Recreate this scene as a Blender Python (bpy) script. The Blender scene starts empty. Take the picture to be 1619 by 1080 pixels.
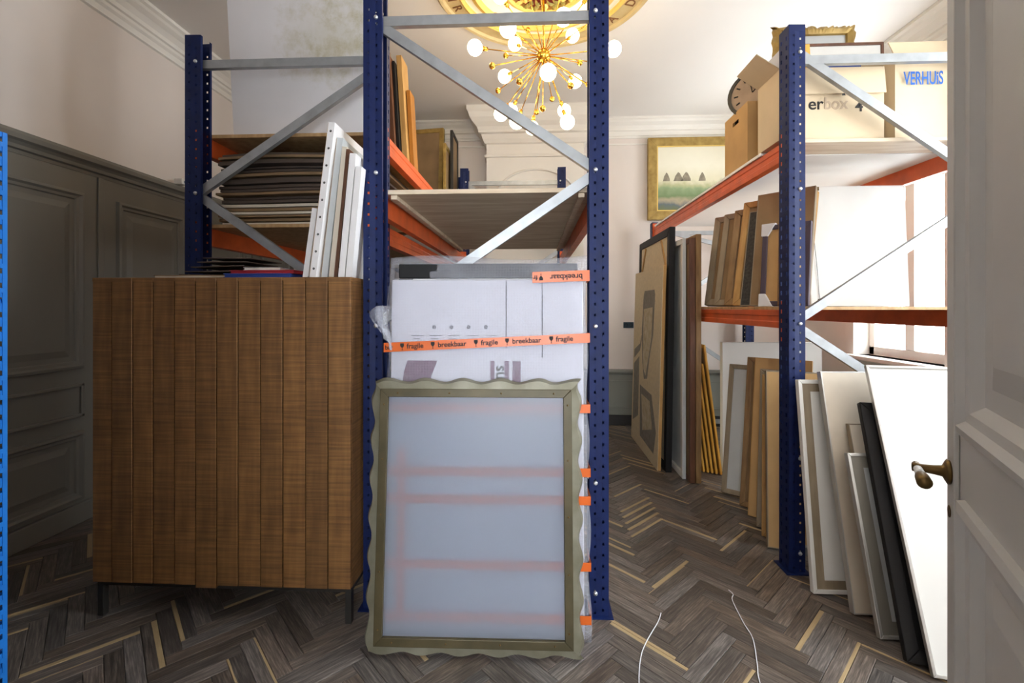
import bpy, math, random
from mathutils import Vector, Matrix, Euler
random.seed(7)
S = bpy.context.scene
COL = S.collection
R = math.radians
# ------------------------------------------------------------------ camera, world, exposure
cam_d = bpy.data.cameras.new('camera')
cam = bpy.data.objects.new('camera', cam_d); COL.objects.link(cam)
cam_d.sensor_width = 36.0
cam_d.lens = 726.0 / 1619.0 * 36.0
cam_d.shift_y = -54.0 / 1619.0
cam_d.clip_start = 0.02
cam.location = (0, 0, 1.4)
cam.rotation_euler = (R(90), 0, R(2.75))
S.camera = cam
W = bpy.data.worlds.new('overcast_sky'); S.world = W
W.use_nodes = True
bg = W.node_tree.nodes['Background']
bg.inputs[0].default_value = (0.88, 0.94, 1.0, 1)
bg.inputs[1].default_value = 18.0
S.view_settings.view_transform = 'Standard'
S.view_settings.look = 'None'
S.view_settings.gamma = 1.0
S.view_settings.use_curve_mapping = False
S.view_settings.exposure = 0.04
BULB = 17.0
def portal(loc, rot, sx, sy):
    l = bpy.data.lights.new('portal', 'AREA'); l.shape = 'RECTANGLE'; l.size = sx; l.size_y = sy
    l.cycles.is_portal = True
    o = bpy.data.objects.new('portal', l); COL.objects.link(o); o.location = loc; o.rotation_euler = rot

# room dimensions
XL, XR, YF, YB, ZC = -2.97, 3.10, 0.20, 5.52, 3.62
WINS = [(0.55, 2.25), (3.6, 4.58)]; WZ0, WZ1 = 0.95, 3.15
DOORX0, DOORX1, DOORZ = -0.52, 0.50, 2.45
for a, b in WINS:
    portal((XR + 0.3, (a + b) / 2, (WZ0 + WZ1) / 2), (0, R(90), 0), WZ1 - WZ0, b - a)

# ------------------------------------------------------------------ helpers
def lin(h):
    h = h.lstrip('#'); c = [int(h[i:i + 2], 16) / 255 for i in (0, 2, 4)]
    return tuple((v / 12.92 if v <= 0.04045 else ((v + 0.055) / 1.055) ** 2.4) for v in c) + (1,)

def pm(name, col, rough=0.55, metal=0.0, var=0.12, scale=6.0, stretch=(1, 1, 1), bump=0.0, bscale=None, col2=None, spec=0.5, emit=0, detail=4, coord='Object'):
    m = bpy.data.materials.new(name); m.use_nodes = True
    nt = m.node_tree; n = nt.nodes; l = nt.links
    p = n['Principled BSDF']
    c = lin(col)
    p.inputs['Roughness'].default_value = rough
    p.inputs['Metallic'].default_value = metal
    p.inputs['Specular IOR Level'].default_value = spec
    if emit:
        p.inputs['Emission Color'].default_value = c; p.inputs['Emission Strength'].default_value = emit
    tc = n.new('ShaderNodeTexCoord'); mp = n.new('ShaderNodeMapping'); mp.inputs['Scale'].default_value = stretch
    l.new(tc.outputs[coord], mp.inputs[0])
    nz = n.new('ShaderNodeTexNoise'); nz.inputs['Scale'].default_value = scale; nz.inputs['Detail'].default_value = detail
    l.new(mp.outputs[0], nz.inputs['Vector'])
    rp = n.new('ShaderNodeValToRGB')
    d = lin(col2) if col2 else tuple(v * (1 - var * 2) for v in c[:3]) + (1,)
    e = c if col2 else tuple(min(1, v * (1 + var)) for v in c[:3]) + (1,)
    rp.color_ramp.elements[0].color = d; rp.color_ramp.elements[1].color = e
    rp.color_ramp.elements[0].position = 0.3; rp.color_ramp.elements[1].position = 0.7
    l.new(nz.outputs['Fac'], rp.inputs[0]); l.new(rp.outputs[0], p.inputs['Base Color'])
    if bump:
        b = n.new('ShaderNodeBump'); b.inputs['Strength'].default_value = bump; b.inputs['Distance'].default_value = 0.004
        if bscale:
            n2 = n.new('ShaderNodeTexNoise'); n2.inputs['Scale'].default_value = bscale
            l.new(mp.outputs[0], n2.inputs['Vector']); l.new(n2.outputs['Fac'], b.inputs['Height'])
        else:
            l.new(nz.outputs['Fac'], b.inputs['Height'])
        l.new(b.outputs[0], p.inputs['Normal'])
    return m

class MB:
    def __init__(s): s.v = []; s.f = []
    def add(s, vs, fs):
        k = len(s.v); s.v += [tuple(v) for v in vs]; s.f += [tuple(i + k for i in f) for f in fs]; return s
    def box(s, x0, x1, y0, y1, z0, z1):
        return s.add([(x0, y0, z0), (x1, y0, z0), (x1, y1, z0), (x0, y1, z0), (x0, y0, z1), (x1, y0, z1), (x1, y1, z1), (x0, y1, z1)],
                     [(3, 2, 1, 0), (4, 5, 6, 7), (0, 1, 5, 4), (1, 2, 6, 5), (2, 3, 7, 6), (3, 0, 4, 7)])
    def prism(s, poly, h0, h1, axis='y'):
        # poly: list of 2D points; axis: extrusion axis.  y: (x,z), x: (y,z), z: (x,y)
        def P(p, h): return {'y': (p[0], h, p[1]), 'x': (h, p[0], p[1]), 'z': (p[0], p[1], h)}[axis]
        n = len(poly)
        vs = [P(p, h0) for p in poly] + [P(p, h1) for p in poly]
        fs = [tuple(range(n)), tuple(reversed(range(n, 2 * n)))] + [(i, n + i, n + (i + 1) % n, (i + 1) % n) for i in range(n)]
        return s.add(vs, fs)
    def bar(s, p, q, w, t, up=(0, 1, 0)):
        p, q = Vector(p), Vector(q); d = (q - p).normalized(); u = Vector(up); sd = d.cross(u).normalized() * w / 2; u = u * t / 2
        return s.add([p - sd - u, p + sd - u, p + sd + u, p - sd + u, q - sd - u, q + sd - u, q + sd + u, q - sd + u],
                     [(0, 1, 2, 3), (7, 6, 5, 4), (0, 4, 5, 1), (1, 5, 6, 2), (2, 6, 7, 3), (3, 7, 4, 0)])
    def tube(s, pts, r, n=8):
        pts = [Vector(p) for p in pts]; vs = []; fs = []
        rs = r if isinstance(r, (list, tuple)) else [r] * len(pts)
        for i, p in enumerate(pts):
            d = (pts[min(i + 1, len(pts) - 1)] - pts[max(i - 1, 0)]).normalized()
            a = d.orthogonal().normalized() if i == 0 else (pa - d * pa.dot(d)).normalized()
            pa = a; b = d.cross(a)
            for k in range(n):
                t = 2 * math.pi * k / n; vs.append(p + (a * math.cos(t) + b * math.sin(t)) * rs[i])
        for i in range(len(pts) - 1):
            for k in range(n):
                fs.append((i * n + k, i * n + (k + 1) % n, (i + 1) * n + (k + 1) % n, (i + 1) * n + k))
        fs.append(tuple(reversed(range(n)))); fs.append(tuple(range((len(pts) - 1) * n, len(pts) * n)))
        return s.add(vs, fs)
    def lathe(s, prof, c=(0, 0, 0), n=24, mat=None, closed=False):
        vs = []; fs = []; m = len(prof)
        for k in range(n):
            t = 2 * math.pi * k / n
            for r, z in prof:
                v = Vector((r * math.cos(t), r * math.sin(t), z))
                if mat: v = mat @ v
                vs.append(v + Vector(c))
        for k in range(n):
            for j in range(m if closed else m - 1):
                j2 = (j + 1) % m
                fs.append((k * m + j, ((k + 1) % n) * m + j, ((k + 1) % n) * m + j2, k * m + j2))
        return s.add(vs, fs)
    def ball(s, c, r, n=16, m=10):
        return s.lathe([(max(1e-4, r * math.sin(math.pi * j / m)), -r * math.cos(math.pi * j / m)) for j in range(m + 1)], c, n)
    def mesh(s, name, mat, smooth=False):
        me = bpy.data.meshes.new(name); me.from_pydata(s.v, [], s.f); me.materials.append(mat)
        import bmesh
        b = bmesh.new(); b.from_mesh(me); bmesh.ops.recalc_face_normals(b, faces=b.faces); b.to_mesh(me); b.free()
        if smooth:
            for p in me.polygons: p.use_smooth = True
        return me
    def build(s, name, mat, parent=None, smooth=False, bevel=0, label=None, cat=None, group=None, kind=None, seg=2):
        o = bpy.data.objects.new(name, s.mesh(name, mat, smooth)); COL.objects.link(o)
        if parent: o.parent = parent
        if bevel:
            b = o.modifiers.new('bevel', 'BEVEL'); b.width = bevel; b.segments = seg; b.limit_method = 'ANGLE'; b.angle_limit = R(40)
        tag(o, label, cat, group, kind); return o

def tag(o, label=None, cat=None, group=None, kind=None):
    if label: o['label'] = label
    if cat: o['category'] = cat
    if group: o['group'] = group
    if kind: o['kind'] = kind
    return o
def link(name, me, parent=None, loc=None):
    o = bpy.data.objects.new(name, me); COL.objects.link(o)
    if parent: o.parent = parent
    if loc: o.location = loc
    return o
def thing(name, label, cat, loc=(0, 0, 0), rot=None, group=None, kind=None):
    o = bpy.data.objects.new(name, None); COL.objects.link(o); o.empty_display_size = 0.1; o.location = loc
    if rot is not None: o.rotation_euler = rot
    return tag(o, label, cat, group, kind)
def pose(loc, yaw=0, lean=0, roll=0):
    return Matrix.Translation(loc) @ Matrix.Rotation(R(yaw), 4, 'Z') @ Matrix.Rotation(R(-lean), 4, 'X') @ Matrix.Rotation(R(roll), 4, 'Y')
def text_mesh(name, s, size, mat, depth=0.0006, align='LEFT', bold=0.0):
    c = bpy.data.curves.new(name, 'FONT'); c.body = s; c.size = size; c.extrude = depth; c.align_x = align; c.offset = bold
    o = bpy.data.objects.new(name, c); COL.objects.link(o)
    dg = bpy.context.evaluated_depsgraph_get(); dg.update()
    me = bpy.data.meshes.new_from_object(o.evaluated_get(dg)); bpy.data.objects.remove(o)
    me.materials.clear(); me.materials.append(mat); return me

# ------------------------------------------------------------------ materials
M = {}
M['wall'] = pm('wall_paint', '#e2d8d0', 0.8, var=0.02, scale=2, bump=0.05, bscale=60)
M['ceil'] = pm('ceiling_paint', '#ebe7e2', 0.85, var=0.01, scale=2)
M['white_paint'] = pm('white_paint', '#e9e5dd', 0.6, var=0.02, scale=3)
M['panel'] = pm('grey_panelling', '#7d7970', 0.45, var=0.04, scale=3, stretch=(1, 1, .3))
M['wains'] = pm('grey_green_wainscot', '#84867e', 0.5, var=0.04, scale=3)
M['skirt'] = pm('dark_skirting', '#2d2b2b', 0.5, var=0.05)
M['door'] = pm('door_paint', '#c6c5c1', 0.4, var=0.03, scale=3)
M['blue'] = pm('blue_enamel', '#0b1e50', 0.55, spec=0.3, var=0.1, scale=20, bump=0.05, bscale=90)
M['lightblue'] = pm('light_blue_enamel', '#1f7fe0', 0.4, var=0.05, scale=10)
M['orange'] = pm('orange_enamel', '#d9602c', 0.42, var=0.1, scale=9)
M['galv'] = pm('galvanised_steel', '#a9adb0', 0.42, 0.6, var=0.08, scale=14)
M['bolt'] = pm('bolt_steel', '#d4d6d8', 0.3, 0.7, var=0.05)
M['ply'] = pm('pine_shelf_board', '#e4d4bc', 0.6, col2='#c9b193', scale=3, stretch=(1.2, 9, 9), bump=0.08)
M['white_lam'] = pm('white_laminate', '#eeeeea', 0.5, var=0.01)
M['plywood'] = pm('cut_plywood', '#c9a577', 0.65, col2='#ab8759', scale=4, stretch=(8, 8, 1), bump=0.06)
M['card'] = pm('cardboard', '#c39c67', 0.8, var=0.06, scale=5, bump=0.05, bscale=70)
M['card_d'] = pm('brown_cardboard', '#8d7353', 0.85, var=0.1, scale=5)
M['card_g'] = pm('grey_brown_cardboard', '#574a41', 0.85, var=0.12, scale=5)
M['card_l'] = pm('pale_cardboard', '#ddd2c0', 0.8, var=0.05, scale=5)
M['black'] = pm('black_lacquer', '#161618', 0.6, spec=0.3, var=0.1)
M['canvas'] = pm('raw_canvas', '#d8c7a6', 0.9, var=0.05, scale=30)
M['white_canvas'] = pm('white_canvas', '#e8e6e6', 0.85, var=0.02, scale=4)
M['stretch'] = pm('stretcher_wood', '#c79d60', 0.6, col2='#a97f45', scale=5, stretch=(6, 6, 1))
M['yellow'] = pm('yellow_pine', '#e3ae4c', 0.55, col2='#cf9331', scale=5, stretch=(6, 6, 1))
M['oak'] = pm('oak_moulding', '#9b7a4f', 0.5, col2='#775a38', scale=5, stretch=(6, 6, 1))
M['taupe'] = pm('taupe_moulding', '#9a8b74', 0.5, col2='#837560', scale=5, stretch=(6, 6, 1))
M['walnut'] = pm('red_brown_wood', '#6d4630', 0.5, col2='#53321f', scale=5, stretch=(6, 6, 1))
M['amber'] = pm('amber_wood', '#b57a2c', 0.5, col2='#96601d', scale=4, stretch=(6, 6, 1))
M['gilt'] = pm('old_gilt', '#b29553', 0.42, 0.35, col2='#8d7139', scale=14, bump=0.2)
M['gold'] = pm('polished_brass', '#e6b84f', 0.2, 1.0, var=0.03)
M['goldp'] = pm('gold_paint', '#e3c069', 0.45, 0.3, var=0.06)
M['alu'] = pm('brushed_aluminium', '#c7c6c2', 0.35, 0.6, var=0.05, scale=8)
M['whitef'] = pm('white_frame_paint', '#e4e3df', 0.5, var=0.03)
M['matboard'] = pm('mat_board', '#e6e6e2', 0.75, var=0.02)
M['greymat'] = pm('grey_mount', '#bfc3c4', 0.5, var=0.03)
M['slate'] = pm('dark_speckled_panel', '#3a3733', 0.7, var=0.3, scale=60)
M['purple'] = pm('plum_wrap', '#4e4350', 0.5, var=0.1)
M['foam'] = pm('foam_corner', '#e3e3e6', 0.7, var=0.04)
M['tape'] = pm('orange_tape', '#d8641f', 0.35, var=0.04)
M['ink'] = pm('black_ink', '#1a1412', 0.7, var=0)
M['bluink'] = pm('blue_ink', '#1c5cb0', 0.7, var=0)
M['fade'] = pm('faded_ink', '#b9a48c', 0.7, var=0)
M['plum'] = pm('plum_print', '#5f3150', 0.6, var=0.08, scale=60)
M['greyink'] = pm('grey_ink', '#4c4c55', 0.7, var=0)
M['whitecard'] = pm('white_carton', '#c3c3ce', 0.6, var=0.02)
M['red'] = pm('red_card', '#a3222b', 0.6, var=0.05)
M['navy'] = pm('blue_card', '#22408a', 0.6, var=0.05)
M['iron'] = pm('dark_iron', '#3c3a37', 0.5, 0.5, var=0.1)
M['bronze'] = pm('aged_bronze', '#7a6238', 0.38, 0.8, col2='#4c3b22', scale=30)
M['porc'] = pm('porcelain', '#e6e6e4', 0.25, var=0.02)
M['pewter'] = pm('pewter_moulding', '#8a8777', 0.45, 0.25, col2='#67634f', scale=7, bump=0.15)
M['olive'] = pm('olive_bronze_strip', '#574d34', 0.45, 0.25, col2='#443d26', scale=9, bump=0.1)
M['string'] = pm('white_string', '#dcdde2', 0.8, var=0.02)
M['redpaint'] = pm('red_paint', '#8f2f22', 0.6, var=0.1)
M['leaf'] = pm('green_gilt_leaf', '#6f7034', 0.5, 0.2, col2='#a58e45', scale=30)
M['stone'] = pm('stone_ring', '#cdb98d', 0.6, col2='#bda878', scale=10)
M['brownletter'] = pm('brown_letter', '#7d5330', 0.6, var=0.05)
M['clock'] = pm('clock_face', '#a58c74', 0.6, var=0.1, scale=12)
M['socket'] = pm('dark_blue_socket', '#16303f', 0.35, var=0.05)

def stained():
    m = pm('stained_canvas', '#e8e6e8', 0.85, var=0.015, scale=4)
    nt = m.node_tree; n = nt.nodes; l = nt.links; p = n['Principled BSDF']; base = p.inputs['Base Color'].links[0].from_socket
    tc = n.new('ShaderNodeTexCoord'); mp = n.new('ShaderNodeMapping'); mp.inputs['Location'].default_value = (-.62, 0, -.74); mp.inputs['Scale'].default_value = (1.0, 1, 1.25); l.new(tc.outputs['Object'], mp.inputs[0])
    nz = n.new('ShaderNodeTexNoise'); nz.inputs['Scale'].default_value = 7; nz.inputs['Detail'].default_value = 8; nz.inputs['Roughness'].default_value = .7; l.new(tc.outputs['Object'], nz.inputs[0])
    ln = n.new('ShaderNodeVectorMath'); ln.operation = 'LENGTH'; l.new(mp.outputs[0], ln.inputs[0])
    a = n.new('ShaderNodeMath'); a.operation = 'MULTIPLY_ADD'; l.new(nz.outputs['Fac'], a.inputs[0]); a.inputs[1].default_value = -.55; l.new(ln.outputs['Value'], a.inputs[2])
    mr = n.new('ShaderNodeMapRange'); mr.inputs['From Min'].default_value = .10; mr.inputs['From Max'].default_value = -.16; l.new(a.outputs[0], mr.inputs[0])
    rp = n.new('ShaderNodeValToRGB'); rp.color_ramp.elements[0].color = lin('#d8d5cd'); rp.color_ramp.elements[1].color = lin('#b3a878'); l.new(nz.outputs['Fac'], rp.inputs[0])
    rp.color_ramp.elements[0].position = .45; rp.color_ramp.elements[1].position = .75
    mx = n.new('ShaderNodeMix'); mx.data_type = 'RGBA'; l.new(mr.outputs[0], mx.inputs[0]); l.new(base, mx.inputs[6]); l.new(rp.outputs[0], mx.inputs[7]); l.new(mx.outputs[2], p.inputs['Base Color'])
    return m
M['stained'] = stained()
def glass_mat():
    m = bpy.data.materials.new('window_glass'); m.use_nodes = True; nt = m.node_tree; n = nt.nodes; l = nt.links
    n.remove(n['Principled BSDF']); t = n.new('ShaderNodeBsdfTransparent'); g = n.new('ShaderNodeBsdfGlossy'); g.inputs['Roughness'].default_value = 0.02
    mx = n.new('ShaderNodeMixShader'); mx.inputs[0].default_value = 0.05; l.new(t.outputs[0], mx.inputs[1]); l.new(g.outputs[0], mx.inputs[2]); l.new(mx.outputs[0], n['Material Output'].inputs[0])
    return m
M['glass'] = glass_mat()
def frosted():
    m = bpy.data.materials.new('frosted_sheet'); m.use_nodes = True; nt = m.node_tree; n = nt.nodes; l = nt.links
    p = n['Principled BSDF']; p.inputs['Base Color'].default_value = lin('#a3abb9'); p.inputs['Roughness'].default_value = 0.3
    tr = n.new('ShaderNodeBsdfRefraction'); tr.inputs['Roughness'].default_value = 0.40; tr.inputs['IOR'].default_value = 1.06; tr.inputs['Color'].default_value = (.97, .98, 1, 1)
    mx = n.new('ShaderNodeMixShader'); mx.inputs[0].default_value = 0.66
    l.new(p.outputs[0], mx.inputs[1]); l.new(tr.outputs[0], mx.inputs[2]); l.new(mx.outputs[0], n['Material Output'].inputs[0])
    return m
M['frost'] = frosted()
def bubble():
    m = bpy.data.materials.new('bubble_film'); m.use_nodes = True; nt = m.node_tree; n = nt.nodes; l = nt.links
    p = n['Principled BSDF']; p.inputs['Base Color'].default_value = lin('#d3d5e0'); p.inputs['Roughness'].default_value = 0.42
    tc = n.new('ShaderNodeTexCoord'); vo = n.new('ShaderNodeTexVoronoi'); vo.inputs['Scale'].default_value = 85; vo.inputs['Randomness'].default_value = 0.15
    l.new(tc.outputs['Object'], vo.inputs['Vector'])
    b = n.new('ShaderNodeBump'); b.inputs['Strength'].default_value = 0.42; b.inputs['Distance'].default_value = 0.005; b.invert = True
    l.new(vo.outputs['Distance'], b.inputs['Height']); l.new(b.outputs[0], p.inputs['Normal'])
    t = n.new('ShaderNodeBsdfTransparent'); mx = n.new('ShaderNodeMixShader')
    rp = n.new('ShaderNodeMapRange'); rp.inputs['From Max'].default_value = 0.7; rp.inputs['To Min'].default_value = 0.06; rp.inputs['To Max'].default_value = 0.30
    l.new(vo.outputs['Distance'], rp.inputs[0]); l.new(rp.outputs[0], mx.inputs[0])
    l.new(t.outputs[0], mx.inputs[1]); l.new(p.outputs[0], mx.inputs[2]); l.new(mx.outputs[0], n['Material Output'].inputs[0])
    return m
M['bubble'] = bubble()
def bulb_mat():
    m = bpy.data.materials.new('opal_bulb'); m.use_nodes = True; p = m.node_tree.nodes['Principled BSDF']
    p.inputs['Base Color'].default_value = (1, 1, 1, 1); p.inputs['Emission Color'].default_value = (1.0, 0.84, 0.58, 1); p.inputs['Emission Strength'].default_value = BULB
    return m
M['bulb'] = bulb_mat()
def plank_mat(name, attr):
    m = bpy.data.materials.new(name); m.use_nodes = True; nt = m.node_tree; n = nt.nodes; l = nt.links
    p = n['Principled BSDF']
    if attr:
        a = n.new('ShaderNodeAttribute'); a.attribute_name = 'rnd'; rnd = a.outputs['Fac']
    else:
        a = n.new('ShaderNodeObjectInfo'); rnd = a.outputs['Random']
    uv = n.new('ShaderNodeUVMap'); sp = n.new('ShaderNodeSeparateXYZ'); l.new(uv.outputs[0], sp.inputs[0])
    def math_(op, x, y=None):
        k = n.new('ShaderNodeMath'); k.operation = op
        for i, q in enumerate((x, y)):
            if q is None: continue
            if isinstance(q, (int, float)): k.inputs[i].default_value = q
            else: l.new(q, k.inputs[i])
        return k.outputs[0]
    # grain
    cb = n.new('ShaderNodeCombineXYZ'); l.new(math_('MULTIPLY', sp.outputs[0], 1.6), cb.inputs[0]); l.new(math_('MULTIPLY', sp.outputs[1], 4.5), cb.inputs[1]); l.new(math_('MULTIPLY', rnd, 97.0), cb.inputs[2])
    nz = n.new('ShaderNodeTexNoise'); nz.inputs['Scale'].default_value = 2.2; nz.inputs['Detail'].default_value = 7; nz.inputs['Roughness'].default_value = 0.65; l.new(cb.outputs[0], nz.inputs['Vector'])
    rp = n.new('ShaderNodeValToRGB'); e = rp.color_ramp.elements
    e[0].position = 0.3; e[0].color = lin('#3b3632'); e[1].position = 0.72; e[1].color = lin('#8b8075')
    x = e.new(0.5); x.color = lin('#5d544d')
    l.new(nz.outputs['Fac'], rp.inputs[0])
    # per-plank tone
    r2 = math_('FRACT', math_('MULTIPLY', rnd, 13.7))
    hv = n.new('ShaderNodeHueSaturation'); l.new(rp.outputs[0], hv.inputs['Color']); l.new(math_('ADD', math_('MULTIPLY', r2, 0.75), 0.62), hv.inputs['Value'])
    l.new(math_('ADD', math_('MULTIPLY', math_('FRACT', math_('MULTIPLY', rnd, 31.3)), 0.7), 0.6), hv.inputs['Saturation'])
    # sapwood strip along one edge of some planks (uneven border)
    wob = math_('MULTIPLY', math_('SUBTRACT', nz.outputs['Fac'], 0.5), 0.12)
    r3 = math_('FRACT', math_('MULTIPLY', rnd, 7.31))
    width = math_('MULTIPLY', math_('MAXIMUM', math_('SUBTRACT', r3, 0.70), 0.0), 1.3)
    edge = math_('LESS_THAN', math_('ADD', sp.outputs[1], wob), width)
    has = math_('GREATER_THAN', r3, 0.77)
    fac = math_('MULTIPLY', edge, has)
    mx = n.new('ShaderNodeMix'); mx.data_type = 'RGBA'; l.new(fac, mx.inputs[0]); l.new(hv.outputs[0], mx.inputs[6]); 
    rs = n.new('ShaderNodeValToRGB'); rs.color_ramp.elements[0].color = lin('#937a56'); rs.color_ramp.elements[1].color = lin('#c3ae86'); l.new(nz.outputs['Fac'], rs.inputs[0])
    l.new(rs.outputs[0], mx.inputs[7]); l.new(mx.outputs[2], p.inputs['Base Color'])
    p.inputs['Roughness'].default_value = 0.36
    rr = n.new('ShaderNodeMapRange'); rr.inputs['To Min'].default_value = 0.26; rr.inputs['To Max'].default_value = 0.5; l.new(nz.outputs['Fac'], rr.inputs[0]); l.new(rr.outputs[0], p.inputs['Roughness'])
    b = n.new('ShaderNodeBump'); b.inputs['Strength'].default_value = 0.12; b.inputs['Distance'].default_value = 0.003; l.new(nz.outputs['Fac'], b.inputs['Height']); l.new(b.outputs[0], p.inputs['Normal'])
    return m
M['plank'] = plank_mat('parquet', False); M['plank_rest'] = plank_mat('parquet_rest', True)
def saw_wood():
    m = pm('rough_sawn_wood', '#8a6236', 0.62, col2='#6b4824', scale=3.2, stretch=(7, 7, 1.0))
    nt = m.node_tree; n = nt.nodes; l = nt.links; p = n['Principled BSDF']
    tc = n.new('ShaderNodeTexCoord'); oi = n.new('ShaderNodeObjectInfo')
    ad = n.new('ShaderNodeVectorMath'); ad.operation = 'MULTIPLY_ADD'; ad.inputs[1].default_value = (1, 1, 1)
    l.new(tc.outputs['Object'], ad.inputs[0])
    sc = n.new('ShaderNodeVectorMath'); sc.operation = 'SCALE'; sc.inputs[0].default_value = (3, 5, 7); l.new(oi.outputs['Random'], sc.inputs['Scale']); l.new(sc.outputs[0], ad.inputs[2])
    mp = n.new('ShaderNodeMapping'); mp.inputs['Scale'].default_value = (2.5, 2.5, 90); l.new(ad.outputs[0], mp.inputs[0])
    nz = n.new('ShaderNodeTexNoise'); nz.inputs['Scale'].default_value = 1.5; nz.inputs['Detail'].default_value = 3; l.new(mp.outputs[0], nz.inputs['Vector'])
    base = p.inputs['Base Color'].links[0].from_socket
    rp = n.new('ShaderNodeMapRange'); rp.inputs['From Min'].default_value = 0.3; rp.inputs['From Max'].default_value = 0.7; rp.inputs['To Min'].default_value = 0.72; rp.inputs['To Max'].default_value = 1.25; l.new(nz.outputs['Fac'], rp.inputs[0])
    hv = n.new('ShaderNodeHueSaturation'); l.new(base, hv.inputs['Color'])
    mu = n.new('ShaderNodeMath'); mu.operation = 'MULTIPLY'; l.new(rp.outputs[0], mu.inputs[0])
    mr = n.new('ShaderNodeMapRange'); mr.inputs['To Min'].default_value = 0.85; mr.inputs['To Max'].default_value = 1.15; l.new(oi.outputs['Random'], mr.inputs[0]); l.new(mr.outputs[0], mu.inputs[1])
    l.new(mu.outputs[0], hv.inputs['Value']); l.new(hv.outputs[0], p.inputs['Base Color'])
    b = n.new('ShaderNodeBump'); b.inputs['Strength'].default_value = 0.35; b.inputs['Distance'].default_value = 0.003; l.new(nz.outputs['Fac'], b.inputs['Height']); l.new(b.outputs[0], p.inputs['Normal'])
    return m
M['saw'] = saw_wood()

# ------------------------------------------------------------------ room shell
TW = 0.3
fl = MB().box(XL - .3, XR + .5, YF - 2.2, YB + .3, -0.12, -0.013).build('floor', M['skirt'], label='dark herringbone parquet floor with pale sapwood strips', cat='floor', kind='structure')
# herringbone planks
PL, PWD, NP = 0.36, 0.06, 6
X0P, Y0P = 0.60, 0.03
sq = math.sqrt(0.5)
G = 0.0009
def uv_to_xy(u, v): return (X0P + (u - v) * sq * PWD, Y0P + (u + v) * sq * PWD)
pm_v = MB()
c = 0.0022
a0, a1, b0, b1 = -PL / 2 + G, PL / 2 - G, -PWD / 2 + G, PWD / 2 - G
vs = [(a0, b0, -0.012), (a1, b0, -0.012), (a1, b1, -0.012), (a0, b1, -0.012), (a0, b0, -0.001), (a1, b0, -0.001), (a1, b1, -0.001), (a0, b1, -0.001),
      (a0 + c, b0 + c, 0), (a1 - c, b0 + c, 0), (a1 - c, b1 - c, 0), (a0 + c, b1 - c, 0)]
fs = [(0, 1, 5, 4), (1, 2, 6, 5), (2, 3, 7, 6), (3, 0, 4, 7), (4, 5, 9, 8), (5, 6, 10, 9), (6, 7, 11, 10), (7, 4, 8, 11), (8, 9, 10, 11)]
def plank_mesh(flip):
    me = bpy.data.meshes.new('plank'); me.from_pydata(vs, [], fs); me.materials.append(M['plank'])
    uvl = me.uv_layers.new(name='UVMap')
    for lp in me.loops:
        x, y, z = me.vertices[lp.vertex_index].co
        t = (y - b0) / (b1 - b0); uvl.data[lp.index].uv = ((x - a0) / (a1 - a0), 1 - t if flip else t)
    return me
PM = [plank_mesh(False), plank_mesh(True)]
planks = []
CA, SA = math.cos(R(2.75)), math.sin(R(2.75))
for m_ in range(-9, 10):
    for k in range(-60, 110):
        for kind in (0, 1):
            ou, ov = k + NP * m_, k - NP * m_
            if kind == 0: cu, cv, ang = ou + NP / 2, ov + 0.5, R(45)
            else: cu, cv, ang = ou + NP + 0.5, ov + 1 - NP / 2, R(135)
            x, y = uv_to_xy(cu, cv)
            if XL - .1 < x < XR + .1 and -0.1 < y < YB + .05:
                d = -x * SA + y * CA; u = x * CA + y * SA
                px = 809.5 + 726 * u / d if d > 0.3 else 9999
                py = 486 + 726 * 1.4 / d if d > 0.3 else 9999
                vis = -25 < px < 1530 and py < 1110
                # hidden zones: behind the parcel / cabinet / rack bays
                if vis and (y > 2.15 and -0.75 < x < 0.26 and px < 928): vis = False
                if vis and (y > 2.35 and -1.95 < x < -0.7): vis = False
                if vis and (y > 2.5 and x > 1.75): vis = False
                planks.append((vis, y, x, ang))
near = sorted([p for p in planks if p[0]], key=lambda p: p[1])[:300]
ns = set((p[1], p[2], p[3]) for p in near)
rest = [p for p in planks if (p[1], p[2], p[3]) not in ns]
for i, (v_, y, x, ang) in enumerate(near):
    o = link('plank', PM[i % 2], fl, (x, y, random.uniform(-0.0006, 0.0004))); o.rotation_euler = (0, 0, ang)
rv, rf, ruv, rr_ = [], [], [], []
for v_, y, x, ang in rest:
    k = len(rv); ca, sa = math.cos(ang), math.sin(ang); q = random.random(); fl_ = random.random() < .5
    for (a, b, z) in vs: rv.append((x + a * ca - b * sa, y + a * sa + b * ca, z))
    for f in fs:
        rf.append(tuple(i + k for i in f)); rr_.append(q)
        for i in f:
            t = (vs[i][1] - b0) / (b1 - b0); ruv.append(((vs[i][0] - a0) / (a1 - a0), 1 - t if fl_ else t))
me = bpy.data.meshes.new('plank_rest'); me.from_pydata(rv, [], rf); me.materials.append(M['plank_rest'])
uvl = me.uv_layers.new(name='UVMap')
for i, q in enumerate(ruv): uvl.data[i].uv = q
at = me.attributes.new('rnd', 'FLOAT', 'FACE')
for i, q in enumerate(rr_): at.data[i].value = q
o = link('plank_field', me, fl); o['kind'] = 'stuff'

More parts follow.
